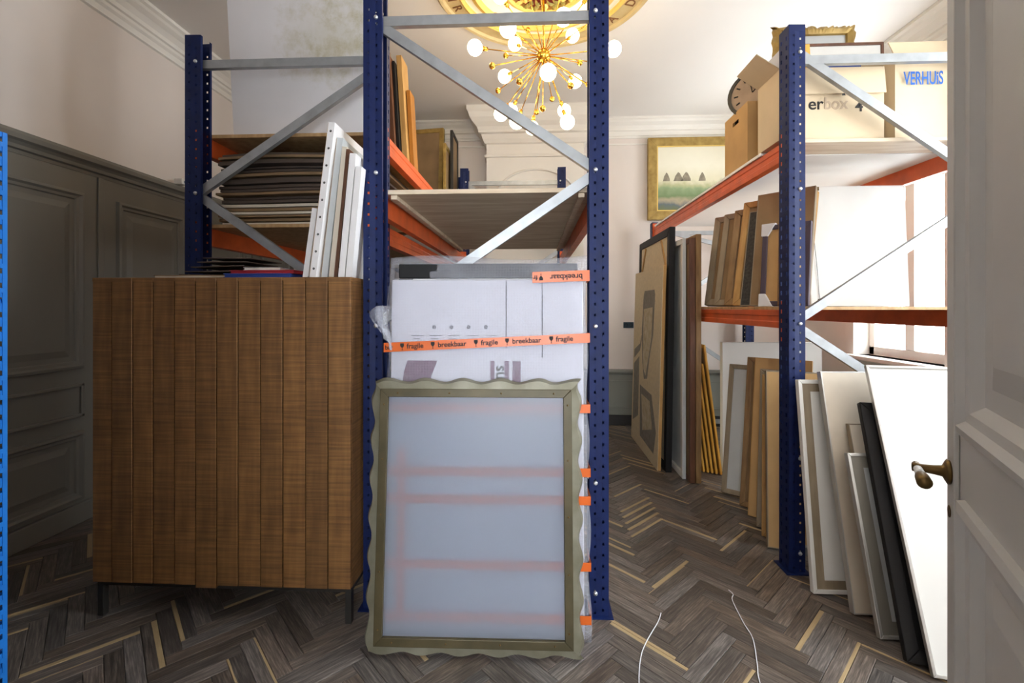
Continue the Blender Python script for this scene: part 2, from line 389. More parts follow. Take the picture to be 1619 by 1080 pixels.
MB().box(XL - TW, XR + TW, YF - TW, YB + TW, ZC, ZC + .2).build('ceiling', M['ceil'], label='off white plaster ceiling', cat='ceiling', kind='structure')
wb = MB().box(XL - TW, XR + TW, YB, YB + TW, -.1, ZC + .1).build('wall_back', M['wall'], label='pale pinkish wall at the back of the room', cat='wall', kind='structure')
wl = MB().box(XL - TW, XL, YF - TW, YB + TW, -.1, ZC + .1).build('wall_left', M['wall'], label='pale wall with tall grey panelling on the left', cat='wall', kind='structure')
w = MB()
ys = [YF - TW] + [q for a in WINS for q in a] + [YB + TW]
for i in range(0, len(ys), 2): w.box(XR, XR + TW, ys[i], ys[i + 1], -.1, ZC + .1)
for a, b in WINS: w.box(XR, XR + TW, a, b, -.1, WZ0); w.box(XR, XR + TW, a, b, WZ1, ZC + .1)
wr = w.build('wall_right', M['white_paint'], label='white wall with the tall windows on the right', cat='wall', kind='structure')
w = MB().box(XL - TW, DOORX0, YF - TW, YF, -.1, ZC + .1).box(DOORX1, XR + TW, YF - TW, YF, -.1, ZC + .1).box(DOORX0, DOORX1, YF - TW, YF, DOORZ, ZC + .1)
w.build('wall_front', M['wall'], label='wall with the doorway the picture is taken from', cat='wall', kind='structure')
# unseen hall behind the doorway, added to dim front light; window sized for fill
HX0, HX1, HY, HZ = -1.5, 1.9, -1.75, 2.95
HW = (-0.68, 0.78, 0.80, 2.30)
h = MB().box(HX0, HW[0], HY - .2, HY, -.1, HZ).box(HW[1], HX1, HY - .2, HY, -.1, HZ).box(HW[0], HW[1], HY - .2, HY, -.1, HW[2]).box(HW[0], HW[1], HY - .2, HY, HW[3], HZ)
h.box(HX0 - .2, HX0, HY - .2, YF - TW, -.1, HZ).box(HX1, HX1 + .2, HY - .2, YF - TW, -.1, HZ)
h.build('wall_hall_added', M['wall'], label='unseen hall walls added outside the doorway to dim front light', cat='wall', kind='structure')
MB().box(HX0 - .2, HX1 + .2, HY - .2, YF - TW, HZ, HZ + .15).build('ceiling_hall_added', M['ceil'], label='unseen hall ceiling added outside the doorway to dim front light', cat='ceiling', kind='structure')
portal(((HW[0] + HW[1]) / 2, HY - .1, (HW[2] + HW[3]) / 2), (R(90), 0, R(180)), HW[1] - HW[0], HW[3] - HW[2])
# windows
for i, (a, b) in enumerate(WINS):
    wn = thing('window_%d' % (i + 1), ['tall white casement window by the door wall', 'tall white casement window behind the boxes rack'][i], 'window', (XR, (a + b) / 2, WZ0), kind='structure')
    hw = (b - a) / 2; hh = WZ1 - WZ0
    f = MB()
    f.box(.12, .2, -hw, -hw + .07, 0, hh); f.box(.12, .2, hw - .07, hw, 0, hh); f.box(.12, .2, -hw, hw, 0, .08); f.box(.12, .2, -hw, hw, hh - .08, hh)
    f.build('window_frame', M['white_paint'], wn, bevel=.006)
    MB().box(.11, .21, -.05, .05, 0.08, hh - .08).build('mullion', M['white_paint'], wn, bevel=.006)
    MB().box(.12, .2, -hw + .07, hw - .07, hh * .68, hh * .68 + .06).build('transom', M['white_paint'], wn, bevel=.006)
    for y0, y1 in ((-hw + .07, -.05), (.05, hw - .07)):
        for z0, z1 in ((.08, hh * .68), (hh * .68 + .06, hh - .08)):
            MB().box(.158, .162, y0, y1, z0, z1).build('pane', M['glass'], wn)
    MB().box(-.1, .12, -hw - .08, hw + .08, -.04, 0).build('window_sill', M['white_paint'], wn, bevel=.008)
    cs = MB(); cs.box(-.025, 0, -hw - .12, -hw, 0, hh + .12); cs.box(-.025, 0, hw, hw + .12, 0, hh + .12); cs.box(-.03, 0, -hw - .12, hw + .12, hh, hh + .12)
    cs.build('casing', M['white_paint'], wn, bevel=.006)
# cornices: (projection, z below ceiling)
CP = [(0, 0), (.20, 0), (.20, -.025), (.175, -.035), (.16, -.05), (.12, -.07), (.085, -.10), (.075, -.125), (.055, -.13), (.05, -.15), (.03, -.165), (.022, -.195), (.022, -.205), (0, -.21)]
CPw = [(0, 0), (.13, 0), (.13, -.02), (.11, -.03), (.095, -.05), (.055, -.08), (.04, -.11), (.04, -.13), (.02, -.135), (.02, -.185), (.012, -.19), (.012, -.21), (0, -.215)]
MB().prism([(XL + p * .9, ZC + z) for p, z in CP], YF, YB, 'y').build('trim_1', M['white_paint'], label='white plaster cornice along the left wall', cat='cornice', kind='structure')
MB().prism([(YB - p, ZC + z) for p, z in CPw], XL, XR, 'x').build('trim_2', M['white_paint'], label='white plaster cornice along the back wall', cat='cornice', kind='structure')
MB().prism([(XR - p * .9, ZC + z) for p, z in CP], YF, YB, 'y').build('trim_3', M['white_paint'], label='white plaster cornice above the windows', cat='cornice', kind='structure')
# thin picture rail on the back wall
MB().box(XL, XR, YB - .012, YB, 3.33, 3.345).build('trim_4', M['white_paint'], label='thin moulding under the back cornice', cat='moulding', kind='structure')
# chimney breast
BX0, BX1, BY = -0.54, 0.56, 5.20
cb = thing('chimney_breast', 'white panelled chimney breast with moulded cornice at the back', 'chimney breast', (0, 5.36, 0), kind='structure')
def lc(o, loc):
    o.location = -Vector(loc); return o
lc(MB().box(BX0, BX1, BY, YB, 0, 3.25).build('breast_body', M['white_paint'], cb), (0, 5.36, 0))
prof = [(0, 3.62), (.20, 3.62), (.20, 3.57), (.185, 3.55), (.17, 3.50), (.14, 3.46), (.10, 3.42), (.085, 3.38), (.085, 3.36), (.055, 3.35), (.04, 3.30), (.02, 3.26), (0, 3.25)]
pv, pf = [], []
for p, z in prof:
    pv += [(BX0 - p, BY - p, z), (BX1 + p, BY - p, z), (BX1 + p, YB, z), (BX0 - p, YB, z)]
for j in range(len(prof) - 1):
    for k in range(4): pf.append((4 * j + k, 4 * j + (k + 1) % 4, 4 * j + 4 + (k + 1) % 4, 4 * j + 4 + k))
lc(MB().add(pv, pf).build('breast_cornice', M['white_paint'], cb), (0, 5.36, 0))
lc(MB().box(BX0 - .025, BX1 + .025, BY - .025, YB, 3.10, 3.13).build('breast_moulding', M['white_paint'], cb, bevel=.008), (0, 5.36, 0))
arc = [(0.02 + .46 * math.cos(t), BY - .008, 2.62 + .34 * math.sin(t)) for t in [math.pi * i / 24 for i in range(25)]]
lc(MB().tube(arc, .012, 6).build('mirror_arch', M['white_paint'], cb, smooth=True), (0, 5.36, 0))
# left wall panelling
X = XL
lp = MB().box(X, X + .015, YF, YB, 0, 2.30).build('panelling', M['panel'], wl)
capp = [(0, 2.28), (.02, 2.28), (.025, 2.30), (.045, 2.305), (.05, 2.325), (.065, 2.34), (.085, 2.35), (.09, 2.375), (.075, 2.38), (.07, 2.40), (0, 2.40)]
MB().prism([(X + p, z) for p, z in capp], YF, YB, 'y').build('panel_cap', M['panel'], wl)
MB().box(X, X + .035, YF, YB, 0, .13).build('baseboard', M['panel'], wl, bevel=.008)
def moulded_panel(y0, y1, z0, z1, parent, x, mat):
    # frame moulding ring + raised field on plane x facing +x
    def ring(d0, h0, d1, h1):
        v = []
        for d, h in ((d0, h0), (d1, h1)):
            v += [(x + h, y0 + d, z0 + d), (x + h, y1 - d, z0 + d), (x + h, y1 - d, z1 - d), (x + h, y0 + d, z1 - d)]
        return v, [(k, (k + 1) % 4, 4 + (k + 1) % 4, 4 + k) for k in range(4)]
    m = MB()
    for a, b, c_, d in ((0, 0, .006, .022), (.006, .022, .022, .026), (.022, .026, .034, .012), (.034, .012, .05, .010), (.05, .010, .056, .002)): m.add(*ring(a, b, c_, d))
    m.build('panel_moulding', mat, parent)
    m = MB(); m.add(*ring(.085, 0, .125, .012)); d = .125
    m.add([(x + .012, y0 + d, z0 + d), (x + .012, y1 - d, z0 + d), (x + .012, y1 - d, z1 - d), (x + .012, y0 + d, z1 - d)], [(0, 1, 2, 3)])
    m.build('panel_field', mat, parent)
for i in range(-3, 3):
    ya = 2.99 + .85 * i; yb = min(ya + .85, YB)
    if yb - ya < .5: continue
    px = X + .015
    MB().box(px, px + .014, ya - .022, ya + .022, .13, 2.28).build('stile', M['panel'], wl, bevel=.005)
    moulded_panel(ya + .12, yb - .12, 1.00, 2.15, wl, px, M['panel'])
    mid = MB()
    moulded_panel(ya + .12, yb - .12, .15, .60, wl, px, M['panel'])
    mid.box(px, px + .016, ya + .12, yb - .12, .885, .905); mid.box(px, px + .016, ya + .12, yb - .12, .69, .71)
    mid.box(px, px + .016, ya + .12, ya + .14, .69, .905); mid.box(px, px + .016, yb - .14, yb - .12, .69, .905)
    mid.build('rail_moulding', M['panel'], wl, bevel=.004)
# back wall wainscot
MB().box(BX1, XR, YB - .015, YB, 0, .64).build('wainscot', M['wains'], wb)
MB().box(XL, BX0, YB - .015, YB, 0, .64).build('wainscot', M['wains'], wb)
MB().prism([(YB - p, z) for p, z in [(0, .60), (.02, .60), (.03, .62), (.045, .63), (.045, .65), (.03, .66), (0, .665)]], BX1, XR, 'x').build('dado_cap', M['wains'], wb)
MB().box(BX1, XR, YB - .022, YB, .52, .535).box(BX1, XR, YB - .022, YB, .20, .215).build('wainscot_moulding', M['wains'], wb, bevel=.003)
MB().box(BX1, XR, YB - .03, YB, 0, .125).build('baseboard_back', M['skirt'], label='black baseboard under the back wainscot', cat='baseboard', kind='structure', bevel=.004)
t = thing('wall_socket', 'dark blue wall socket left of the leaning artworks', 'socket', (1.12, YB, 1.19))
MB().box(-.06, .06, -.012, 0, -.035, .035).build('plate', M['socket'], t, bevel=.004)
for s in (-1, 1): MB().lathe([(.02, 0), (.02, .004), (.016, .004), (.014, 0)], (s * .028, -.012, 0), 16, Matrix.Rotation(R(90), 3, 'X')).build('socket_cup', M['black'], t)

# ------------------------------------------------------------------ open door at the right
DW, DT, DH = 0.92, 0.042, 2.42
dirx = Vector((0.5, 0.866, 0)).normalized()
hinge = Vector((0.913, 1.045, 0)) - dirx * DW
dr = thing('door_1', 'open grey panelled door with bronze lever handle at the right edge', 'door', hinge, (0, 0, math.atan2(dirx.y, dirx.x)), kind='structure')
# local: x along leaf from hinge (0) to leading edge (DW); visible face is +y
MB().box(0, DW, -DT, -.014, .01, DH).build('leaf', M['door'], dr)
st = .135
PZ = [(.20, .98), (1.175, 2.27)]
f = MB(); f.box(0, .12, -.014, 0, .01, DH); f.box(DW - st + .02, DW, -.014, 0, .01, DH)
zz = [.01, PZ[0][0], PZ[0][1], PZ[1][0], PZ[1][1], DH]
for k in (0, 2, 4): f.box(.12, DW - st + .02, -.014, 0, zz[k], zz[k + 1])
f.build('stile_and_rail', M['door'], dr)
for z0, z1 in PZ:
    x0, x1 = .12, DW - st + .02
    def ring2(d0, h0, d1, h1):
        v = []
        for d, h in ((d0, h0), (d1, h1)): v += [(x0 + d, h, z0 + d), (x1 - d, h, z0 + d), (x1 - d, h, z1 - d), (x0 + d, h, z1 - d)]
        return v, [(k, (k + 1) % 4, 4 + (k + 1) % 4, 4 + k) for k in range(4)]
    m = MB()
    for a in ((-.03, 0, -.028, .014), (-.028, .014, -.012, .018), (-.012, .018, .0, .006), (.0, .006, .018, .004), (.018, .004, .03, -.008), (.03, -.008, .036, -.014)): m.add(*ring2(*a))
    m.build('panel_moulding', M['door'], dr)
    m = MB(); m.add(*ring2(.075, -.0138, .12, -.004)); d = .12
    m.add([(x0 + d, -.004, z0 + d), (x1 - d, -.004, z0 + d), (x1 - d, -.004, z1 - d), (x0 + d, -.004, z1 - d)], [(0, 1, 2, 3)]); m.build('panel_field', M['door'], dr)
MB().box(DW - .05, DW + .006, 0, .010, .01, DH).build('cover_strip', M['door'], dr, bevel=.003)
hn = MB(); hx, hz = DW - .018, 1.045
RX = Matrix.Rotation(R(-90), 3, 'X')
hn.lathe([(0.001, .010), (.026, .010), (.027, .014), (.02, .018), (.012, .022), (.010, .035), (.0085, .055), (.010, .066), (.009, .072), (.001, .073)], (hx, 0, hz), 20, RX)
hd = hn.build('door_handle', M['bronze'], dr, smooth=True, label='bronze lever handle')
MB().tube([(hx + .012, .064, hz + .004), (hx - .012, .064, hz)], [.007, .0075], 12).build('lever_neck', M['bronze'], hd, smooth=True)
MB().tube([(hx - .012, .064, hz), (hx - .05, .064, hz - .004)], [.008, .0095], 14).build('lever_grip', M['porc'], hd, smooth=True, label='white porcelain part of the lever')
MB().tube([(hx - .05, .064, hz - .004), (hx - .06, .064, hz - .005), (hx - .082, .064, hz - .008), (hx - .088, .064, hz - .009)], [.011, .0125, .0135, .011], 16).build('lever_end', M['bronze'], hd, smooth=True)
MB().lathe([(.001, .010), (.006, .010), (.012, .012), (.013, .0105)], (hx, 0, hz - .085), 14, RX).build('keyhole_plate', M['bronze'], hd, smooth=True)

# ------------------------------------------------------------------ ceiling rosette
RC = Vector((0.07, 3.135, ZC))
rs = thing('ceiling_rosette', 'round gilded ceiling rosette with lettered rim above the brass chandelier', 'ceiling rosette', RC)
def ringp(name, prof, mat, n=96, smooth=True): return MB().lathe(prof, (0, 0, 0), n, None, True).build(name, mat, rs, smooth=False)
ringp('outer_moulding', [(.770, 0), (.770, -.02), (.755, -.035), (.735, -.03), (.725, -.012), (.725, 0)], M['stone'])
ringp('letter_band', [(.725, 0), (.725, -.012), (.615, -.012), (.615, 0)], M['stone'])
ringp('gold_bead', [(.615, 0), (.615, -.03), (.60, -.04), (.585, -.03), (.585, 0)], M['goldp'])
ringp('cream_band', [(.585, 0), (.585, -.01), (.53, -.016), (.53, 0)], M['white_paint'])
ringp('gold_ring', [(.53, 0), (.53, -.025), (.50, -.035), (.475, -.02), (.475, 0)], M['goldp'])
ringp('white_field', [(.475, 0), (.475, -.008), (.30, -.012), (.30, 0)], M['white_paint'])
ringp('inner_gold_ring', [(.30, 0), (.30, -.035), (.275, -.045), (.26, -.03), (.26, 0)], M['goldp'])
MB().lathe([(.26, -.004), (.001, -.006)], (0, 0, 0), 48).build('red_medallion', M['redpaint'], rs)
lv = MB().add([(0, 0, 0), (.03, .018, -.02), (.075, .012, -.026), (.10, 0, -.008), (.075, -.012, -.026), (.03, -.018, -.02), (.05, 0, -.04)], [(0, 1, 6), (1, 2, 6), (2, 3, 6), (3, 4, 6), (4, 5, 6), (5, 0, 6)]).mesh('leaf', M['leaf'])
lg = lv.copy(); lg.materials.clear(); lg.materials.append(M['goldp'])
for ri, (r0, nn, tw) in enumerate(((.245, 26, 155), (.20, 22, 30), (.145, 16, 150))):
    for k in range(nn):
        a = 2 * math.pi * k / nn
        o = link('leaf', lv if (k + ri) % 3 else lg, rs, (r0 * math.cos(a), r0 * math.sin(a), -.006)); o.rotation_euler = (0, 0, a + R(tw))
# letters read from below: text plane faces down, tops of letters towards the rim on the far side
LET = {20: 'D', 13: 'E', 6: 'S', -1: 'E', -9: 'N', -22: 'T', -30: 'E', -38: 'L', -52: 'A', -60: 'U', 196: 'A', 189: 'U', 182: 'T', 208: 'N', 224: 'T', 236: 'E', 160: 'R', 168: 'I', 46: 'V', 38: 'A'}
for dg, ch in LET.items():
    a = R(-dg)   # dg measured clockwise seen from below, 0 = right
    # angles: seen from the room floor looking up with +y away, x stays right
    a = R(dg)
    o = link('letter', text_mesh('letter', ch, .10, M['brownletter'], .003, 'CENTER'), rs, (.64 * math.cos(a), .64 * math.sin(a), -.0135))
    # letter up-vector towards the centre, facing down
    up = Vector((-math.cos(a), -math.sin(a), 0)); nrm = Vector((0, 0, -1)); rt = up.cross(nrm)
    mt = Matrix((rt, up, nrm)).transposed().to_4x4(); mt.translation = (.705 * math.cos(a), .705 * math.sin(a), -.0135); o.matrix_local = mt

# ------------------------------------------------------------------ sputnik chandelier
HC = Vector((0.065, 3.135, 3.115))
ch = thing('sputnik_chandelier', 'brass sputnik chandelier with glowing white globe bulbs', 'chandelier', (HC.x, HC.y, ZC))
off = HC - Vector((HC.x, HC.y, ZC))
MB().lathe([(.001, -.05), (.03, -.05), (.06, -.03), (.07, -.006), (.07, 0)], (0, 0, 0), 24).build('canopy', M['gold'], ch, smooth=True)
MB().tube([(0, 0, -.03), off], .008, 10).build('stem', M['gold'], ch, smooth=True)
MB().ball(off, .048, 20, 12).build('hub', M['gold'], ch, smooth=True)
def tip_dir(px, py, far):
    # bulbs sit on a sphere of radius RB round the hub; offsets across and up in metres
    return px, py, far
RB = .47
# (dx, dz, sign of depth) offsets of the bulb centres from the hub
B = [(-.455, .00, -1), (-.29, .05, 1), (-.22, -.06, -1), (-.24, -.22, 1), (-.30, -.34, 1), (-.19, -.44, 1), (-.08, -.40, 1), (.02, -.30, -1), (.165, -.44, 1), (.165, -.215, 1), (.105, -.03, -1), (.25, .015, 1), (.45, -.04, -1), (.42, -.27, 1), (-.21, .27, 1), (-.29, .36, -1), (.22, .30, 1), (.30, .26, -1), (-.02, .40, -1), (.02, .05, -1)]
Gd = [(-.36, -.12, 1), (-.36, -.19, -1), (-.17, -.33, -1), (-.01, -.45, -1), (.18, -.35, -1), (-.05, -.25, 1), (.33, -.20, -1), (.30, .12, 1), (-.30, .18, 1), (-.12, .36, 1), (.14, .38, -1), (.36, .10, -1), (-.33, .10, -1), (.08, -.12, 1), (.36, -.08, 1), (-.10, .14, -1)]
glob = MB().ball((0, 0, 0), .050, 20, 12).mesh('bulb', M['bulb'], True)
knob = MB().ball((0, 0, 0), .021, 14, 8).mesh('end_ball', M['gold'], True)
for lst, kind in ((B[:19], 0), (Gd, 1)):
    for dx, dz, sg in lst:
        r2 = RB * RB - dx * dx - dz * dz; d = Vector((dx, sg * math.sqrt(max(r2, .002)), dz)).normalized()
        L = RB if kind == 0 else RB * .92
        ar = MB().tube([off + d * .04, off + d * (L - .05 if kind == 0 else L)], .0038, 6).build('arm', M['gold'], ch, smooth=True)
        if kind == 0:
            MB().tube([off + d * (L - .085), off + d * (L - .045)], [.012, .016], 10).build('socket', M['gold'], ar, smooth=True)
            link('bulb', glob, ar, off + d * L)
        else: link('end_ball', knob, ar, off + d * L)

# ------------------------------------------------------------------ pallet racks
UH, UX, UY, PITCH = 2.885, 0.085, 0.095, 0.05
def upright_mesh(mirror, UH=2.885):
    m = MB()
    def strip(P, us, holes, hh):
        nrow = int(UH / PITCH); 
        for r in range(nrow):
            z0 = r * PITCH; z3 = z0 + PITCH
            for ci in range(len(us) - 1):
                ph = holes.get(ci)
                if ph is None: m.add([P(us[ci], z0), P(us[ci + 1], z0), P(us[ci + 1], z3), P(us[ci], z3)], [(0, 1, 2, 3)]); continue
                za = z0 + ph; zb = za + hh
                m.add([P(us[ci], z0), P(us[ci + 1], z0), P(us[ci + 1], za), P(us[ci], za)], [(0, 1, 2, 3)])
                m.add([P(us[ci], zb), P(us[ci + 1], zb), P(us[ci + 1], z3), P(us[ci], z3)], [(0, 1, 2, 3)])
        zt = nrow * PITCH
        m.add([P(us[0], zt), P(us[-1], zt), P(us[-1], UH), P(us[0], UH)], [(0, 1, 2, 3)])
    s = -1 if mirror else 1
    fx = [0, .019, .029, .055, .065, UX]
    strip(lambda u, z: (s * u, 0 if u < .04 else .004, z), fx, {1: .02, 3: .005}, .012)
    strip(lambda u, z: (s * u, UY if u < .04 else UY - .004, z), fx, {1: .02, 3: .005}, .012)
    strip(lambda u, z: (0 if (u < .03 or u > .065) else s * .008, u, z), [0, .016, .028, .067, .079, UY], {1: .012, 3: .012}, .022)
    for y0, y1 in ((.004, .02), (UY - .02, UY - .004)): m.add([(s * UX, y0, 0), (s * UX, y1, 0), (s * UX, y1, UH), (s * UX, y0, UH)], [(0, 1, 2, 3)])
    me = bpy.data.meshes.new('upright'); me.from_pydata(m.v, [], m.f); me.materials.append(M['blue']); return me
UPM = [upright_mesh(False), upright_mesh(True)]
UPS = [upright_mesh(False, 2.36), upright_mesh(True, 2.36)]
BOLT = MB().lathe([(.001, -.007), (.006, -.007), (.009, -.004), (.010, 0), (.010, .004)], (0, 0, 0), 12, Matrix.Rotation(R(-90), 3, 'X')).mesh('bolt', M['bolt'], True)
FOOT = MB().box(-.02, .105, -.02, .115, 0, .006).mesh('foot_plate', M['blue'])
BM, BH = .045, .10
def beam_obj(rk, x, y0, y1, ztop, sx, z0root):
    # stepped box beam running in depth; sx=+1 when the outer face looks to -x
    pr = [(0, 0), (BM, 0), (BM, -BH), (0, -BH), (0, -.068), (.004, -.062), (.004, -.036), (0, -.030)]
    m = MB().prism([(x + sx * p, ztop + z) for p, z in pr], y0, y1, 'y')
    b = m.build('beam', M['orange'], rk, bevel=.002)
    for ya, yb in ((y0 - .06, y0 + .006), (y1 - .006, y1 + .06)):
        c_ = MB().box(*sorted((x - sx * .016, x - sx * .011)), ya, yb, ztop - .17, ztop + .05)
        c_.box(*sorted((x - sx * .016, x + sx * (BM + .004))), *( (y0 + .001, y0 + .006) if ya < y0 - .01 else (y1 - .006, y1 - .001)), ztop - .17, ztop + .05)
        c_.build('beam_connector', M['orange'], b, bevel=.0015)
    return b
def rack(label, xl, xr, yf, levels, flip, short_far=False):
    yb = yf + 2.70 + UY
    rk = thing('pallet_rack', label, 'rack', (0, 0, 0), group='blue and orange pallet racks')
    br_z = [2.72, 2.03, 1.315, .60, .08]
    for fi, y in enumerate((yf, yb)):
        ups = []
        for x, mi in ((xl, 0), (xr, 1)):
            sh = short_far and fi == 1
            u = link('upright', (UPS if sh else UPM)[mi], rk, (x, y, .004))
            sm = u.modifiers.new('thick', 'SOLIDIFY'); sm.thickness = .0022; sm.offset = 0
            s = 1 if mi == 0 else -1
            f = link('foot_plate', FOOT, u, (0, 0, -.004))
            if mi: f.scale = (-1, 1, 1)
            ups.append(u)
            for z in (2.74, 2.02, 1.31, .60, .10):
                (sh and z > 2.3) or link('bolt', BOLT, u, (s * .058, 0.001, z))
        yy = y + .028 if fi == 0 else y + .05
        a, b_ = xl + .055, xr - .055
        def chan(p, q):
            # open C channel: web faces the camera side, two lips behind
            p, q = Vector(p), Vector(q); m = MB().bar(p, q, .045, .003)
            d = (q - p).normalized(); sd = d.cross(Vector((0, 1, 0))).normalized()
            for s in (-1, 1): m.bar(p + sd * s * .0215 + Vector((0, .013, 0)), q + sd * s * .0215 + Vector((0, .013, 0)), .002, .026)
            m.build('brace', M['galv'], rk)
        zt_ = 2.25 if (short_far and fi == 1) else (2.715 if short_far else 2.74)
        chan((a, yy, zt_), (b_, yy, zt_)); chan((a, yy, .10), (b_, yy, .10))
        lft = flip
        for k in range(3):
            z0, z1 = (zt_ + (.05 if short_far else -.008 if flip else -.05), 2.035) if k == 0 else ((2.015, 1.325) if k == 1 else (1.30, .62))
            p0, p1 = (a, b_) if lft else (b_, a)
            chan((p0, yy + (0.004 if k % 2 else 0.001), z0), (p1, yy + (0.004 if k % 2 else .001), z1)); lft = not lft
    for zt in levels:
        for x, sx in ((xl + .016, 1), (xr - .016, -1)): beam_obj(rk, x, yf + UY, yb, zt, sx, 0)
    return rk
def board(rk, x0, x1, y0, y1, z, mat='ply', th=.02, name='shelf_board'):
    return MB().box(x0, x1, y0, y1, z, z + th).build(name, M[mat], rk, bevel=.002)
# left rack
rkl = rack('blue and orange pallet rack behind the plank cabinet', -1.905, -.802, 2.42, (2.36, 1.85), False)
for y0, y1 in ((2.525, 3.12), (3.125, 3.72), (3.725, 4.32), (4.325, 4.92), (4.925, 5.2)):
    board(rkl, -1.85, -.86, y0, y1, 2.361, 'plywood'); board(rkl, -1.85, -.86, y0, y1, 1.851, 'plywood')
# middle rack
rkm = rack('blue and orange pallet rack behind the bubble wrapped parcel', -.79, .336, 2.093, (1.945,), True)
board(rkm, -.74, .286, 2.10 + .09, 4.30, 1.946, th=.022)
MB().box(-.695, -.665, 2.2, 4.29, 1.924, 1.945).build('batten', M['ply'], rkm, bevel=.002)
MB().box(.21, .24, 2.2, 4.29, 1.924, 1.945).build('batten', M['ply'], rkm, bevel=.002)
# right rack
rkr = rack('blue and orange pallet rack holding moving boxes beside the door', 1.34, 2.465, 2.484, (2.30, 1.385), True, True)
board(rkr, 1.39, 2.415, 2.585, 2.79, 2.301)
board(rkr, 1.345, 2.46, 2.80, 5.2, 2.301, 'white_lam', .018)
for k in range(8): board(rkr, 1.362, 2.443, 2.585 + k * .33, 2.585 + k * .33 + .322, 1.386, 'plywood', .018)

# light blue shelving at the left edge of the picture
ls = thing('light_blue_shelving', 'light blue perforated steel shelving at the far left edge', 'shelving', (-2.3, 1.2, 0))
def angle_post(x, y, sx, sy, hgt):
    m = MB()
    n = int(hgt / .05)
    for r in range(n):
        z0 = r * .05; z1 = z0 + .05; za, zb = z0 + .016, z0 + .034
        for ax in (0, 1):
            us = [0, .015, .027, .04]
            for ci in range(3):
                def P(u, z): return (x + sx * u, y, z) if ax == 0 else (x, y + sy * u, z)
                if ci == 1:
                    m.add([P(us[1], z0), P(us[2], z0), P(us[2], za), P(us[1], za)], [(0, 1, 2, 3)]); m.add([P(us[1], zb), P(us[2], zb), P(us[2], z1), P(us[1], z1)], [(0, 1, 2, 3)])
                else: m.add([P(us[ci], z0), P(us[ci + 1], z0), P(us[ci + 1], z1), P(us[ci], z1)], [(0, 1, 2, 3)])
    o = lc(m.build('post', M['lightblue'], ls), (-2.3, 1.2, 0)); q = o.modifiers.new('thick', 'SOLIDIFY'); q.thickness = .002
for x, sx in ((-1.818, -1), (-2.82, 1)):
    for y, sy in ((1.5, -1), (.95, 1)): angle_post(x, y, sx, sy, 2.0)
for z in (.15, .78, 1.40, 1.93):
    lc(MB().box(-2.815, -1.823, .955, 1.495, z, z + .03).build('shelf', M['lightblue'], ls, bevel=.004), (-2.3, 1.2, 0))

# ------------------------------------------------------------------ plank cabinet
CX0, CX1, CY0, CY1, CZ0, CZ1 = -1.985, -.800, 1.97, 2.395, .165, 1.533
cx = (CX0 + CX1) / 2
cab = thing('plank_cabinet', 'wide brown cabinet of rough sawn vertical planks on iron legs', 'cabinet', (cx, CY0, 0))
def cc(o): return lc(o, (cx, CY0, 0))
cc(MB().box(CX0 + .012, CX1 - .002, CY0 + .022, CY1, CZ0, CZ1 - .018).build('body', M['saw'], cab))
cc(MB().box(CX0, CX1, CY0 + .002, CY1, CZ1 - .018, CZ1).build('cabinet_top', M['saw'], cab, bevel=.002))
seams = [145, 177, 211, 244, 279, 313, 347, 381, 417, 452, 488, 523, 559]
wtot = CX1 - CX0
sx_ = [CX0 + (s - 145) / (559 - 145) * wtot for s in seams]
for di in range(2):
    d = thing('door', None, None); d.parent = cab
    for k in range(6):
        i = di * 6 + k
        o = MB().box(-(sx_[i + 1] - sx_[i]) / 2 + .0022, (sx_[i + 1] - sx_[i]) / 2 - .0022, 0, .02, CZ0 - (.012 if i == 5 else 0), CZ1 - .002).build('plank', M['saw'], d, bevel=.0025)
        o.location = ((sx_[i] + sx_[i + 1]) / 2 - cx, random.uniform(0, .002), 0)
for x in (CX0 + .02, CX1 - .02):
    for y in (CY0 + .035, CY1 - .03):
        cc(MB().box(x - .014, x + .014, y - .014, y + .014, 0, CZ0 - .02).build('leg', M['iron'], cab, bevel=.002))
fr = MB()
fr.box(CX0 + .006, CX1 - .006, CY0 + .022, CY0 + .05, CZ0 - .024, CZ0); fr.box(CX0 + .006, CX1 - .006, CY1 - .04, CY1 - .015, CZ0 - .024, CZ0)
fr.box(CX0 + .006, CX0 + .034, CY0 + .05, CY1 - .04, CZ0 - .024, CZ0); fr.box(CX1 - .034, CX1 - .006, CY0 + .05, CY1 - .04, CZ0 - .024, CZ0)
cc(fr.build('leg_frame', M['iron'], cab))

# ------------------------------------------------------------------ picture frames and panels
def frame_parts(root, w, h, t, rail, mf, mp, mount=0, mm=None, recess=.006, mb='card_d'):
    r = rail
    pts = [((0, 0), (w, 0), (w - r, r), (r, r)), ((0, h), (r, h - r), (w - r, h - r), (w, h)), ((0, 0), (r, r), (r, h - r), (0, h)), ((w, 0), (w, h), (w - r, h - r), (w - r, r))]
    for q in pts:
        MB().prism(q, 0, t, 'y').build('rail', M[mf], root, bevel=min(.004, r * .15))
    if mount:
        a, b = r + mount, r
        for q in (((b, b), (w - b, b), (w - a, a), (a, a)), ((b, h - b), (a, h - a), (w - a, h - a), (w - b, h - b)), ((b, b), (a, a), (a, h - a), (b, h - b)), ((w - b, b), (w - b, h - b), (w - a, h - a), (w - a, a))):
            MB().prism(q, recess, recess + .003, 'y').build('mount', M[mm or 'matboard'], root)
    MB().box(r * .8, w - r * .8, recess + .004, recess + .008, r * .8, h - r * .8).build('picture', M[mp], root)
    MB().box(r * .7, w - r * .7, t * .8 - .002, t * .8, r * .7, h - r * .7).build('backing', M[mb], root)
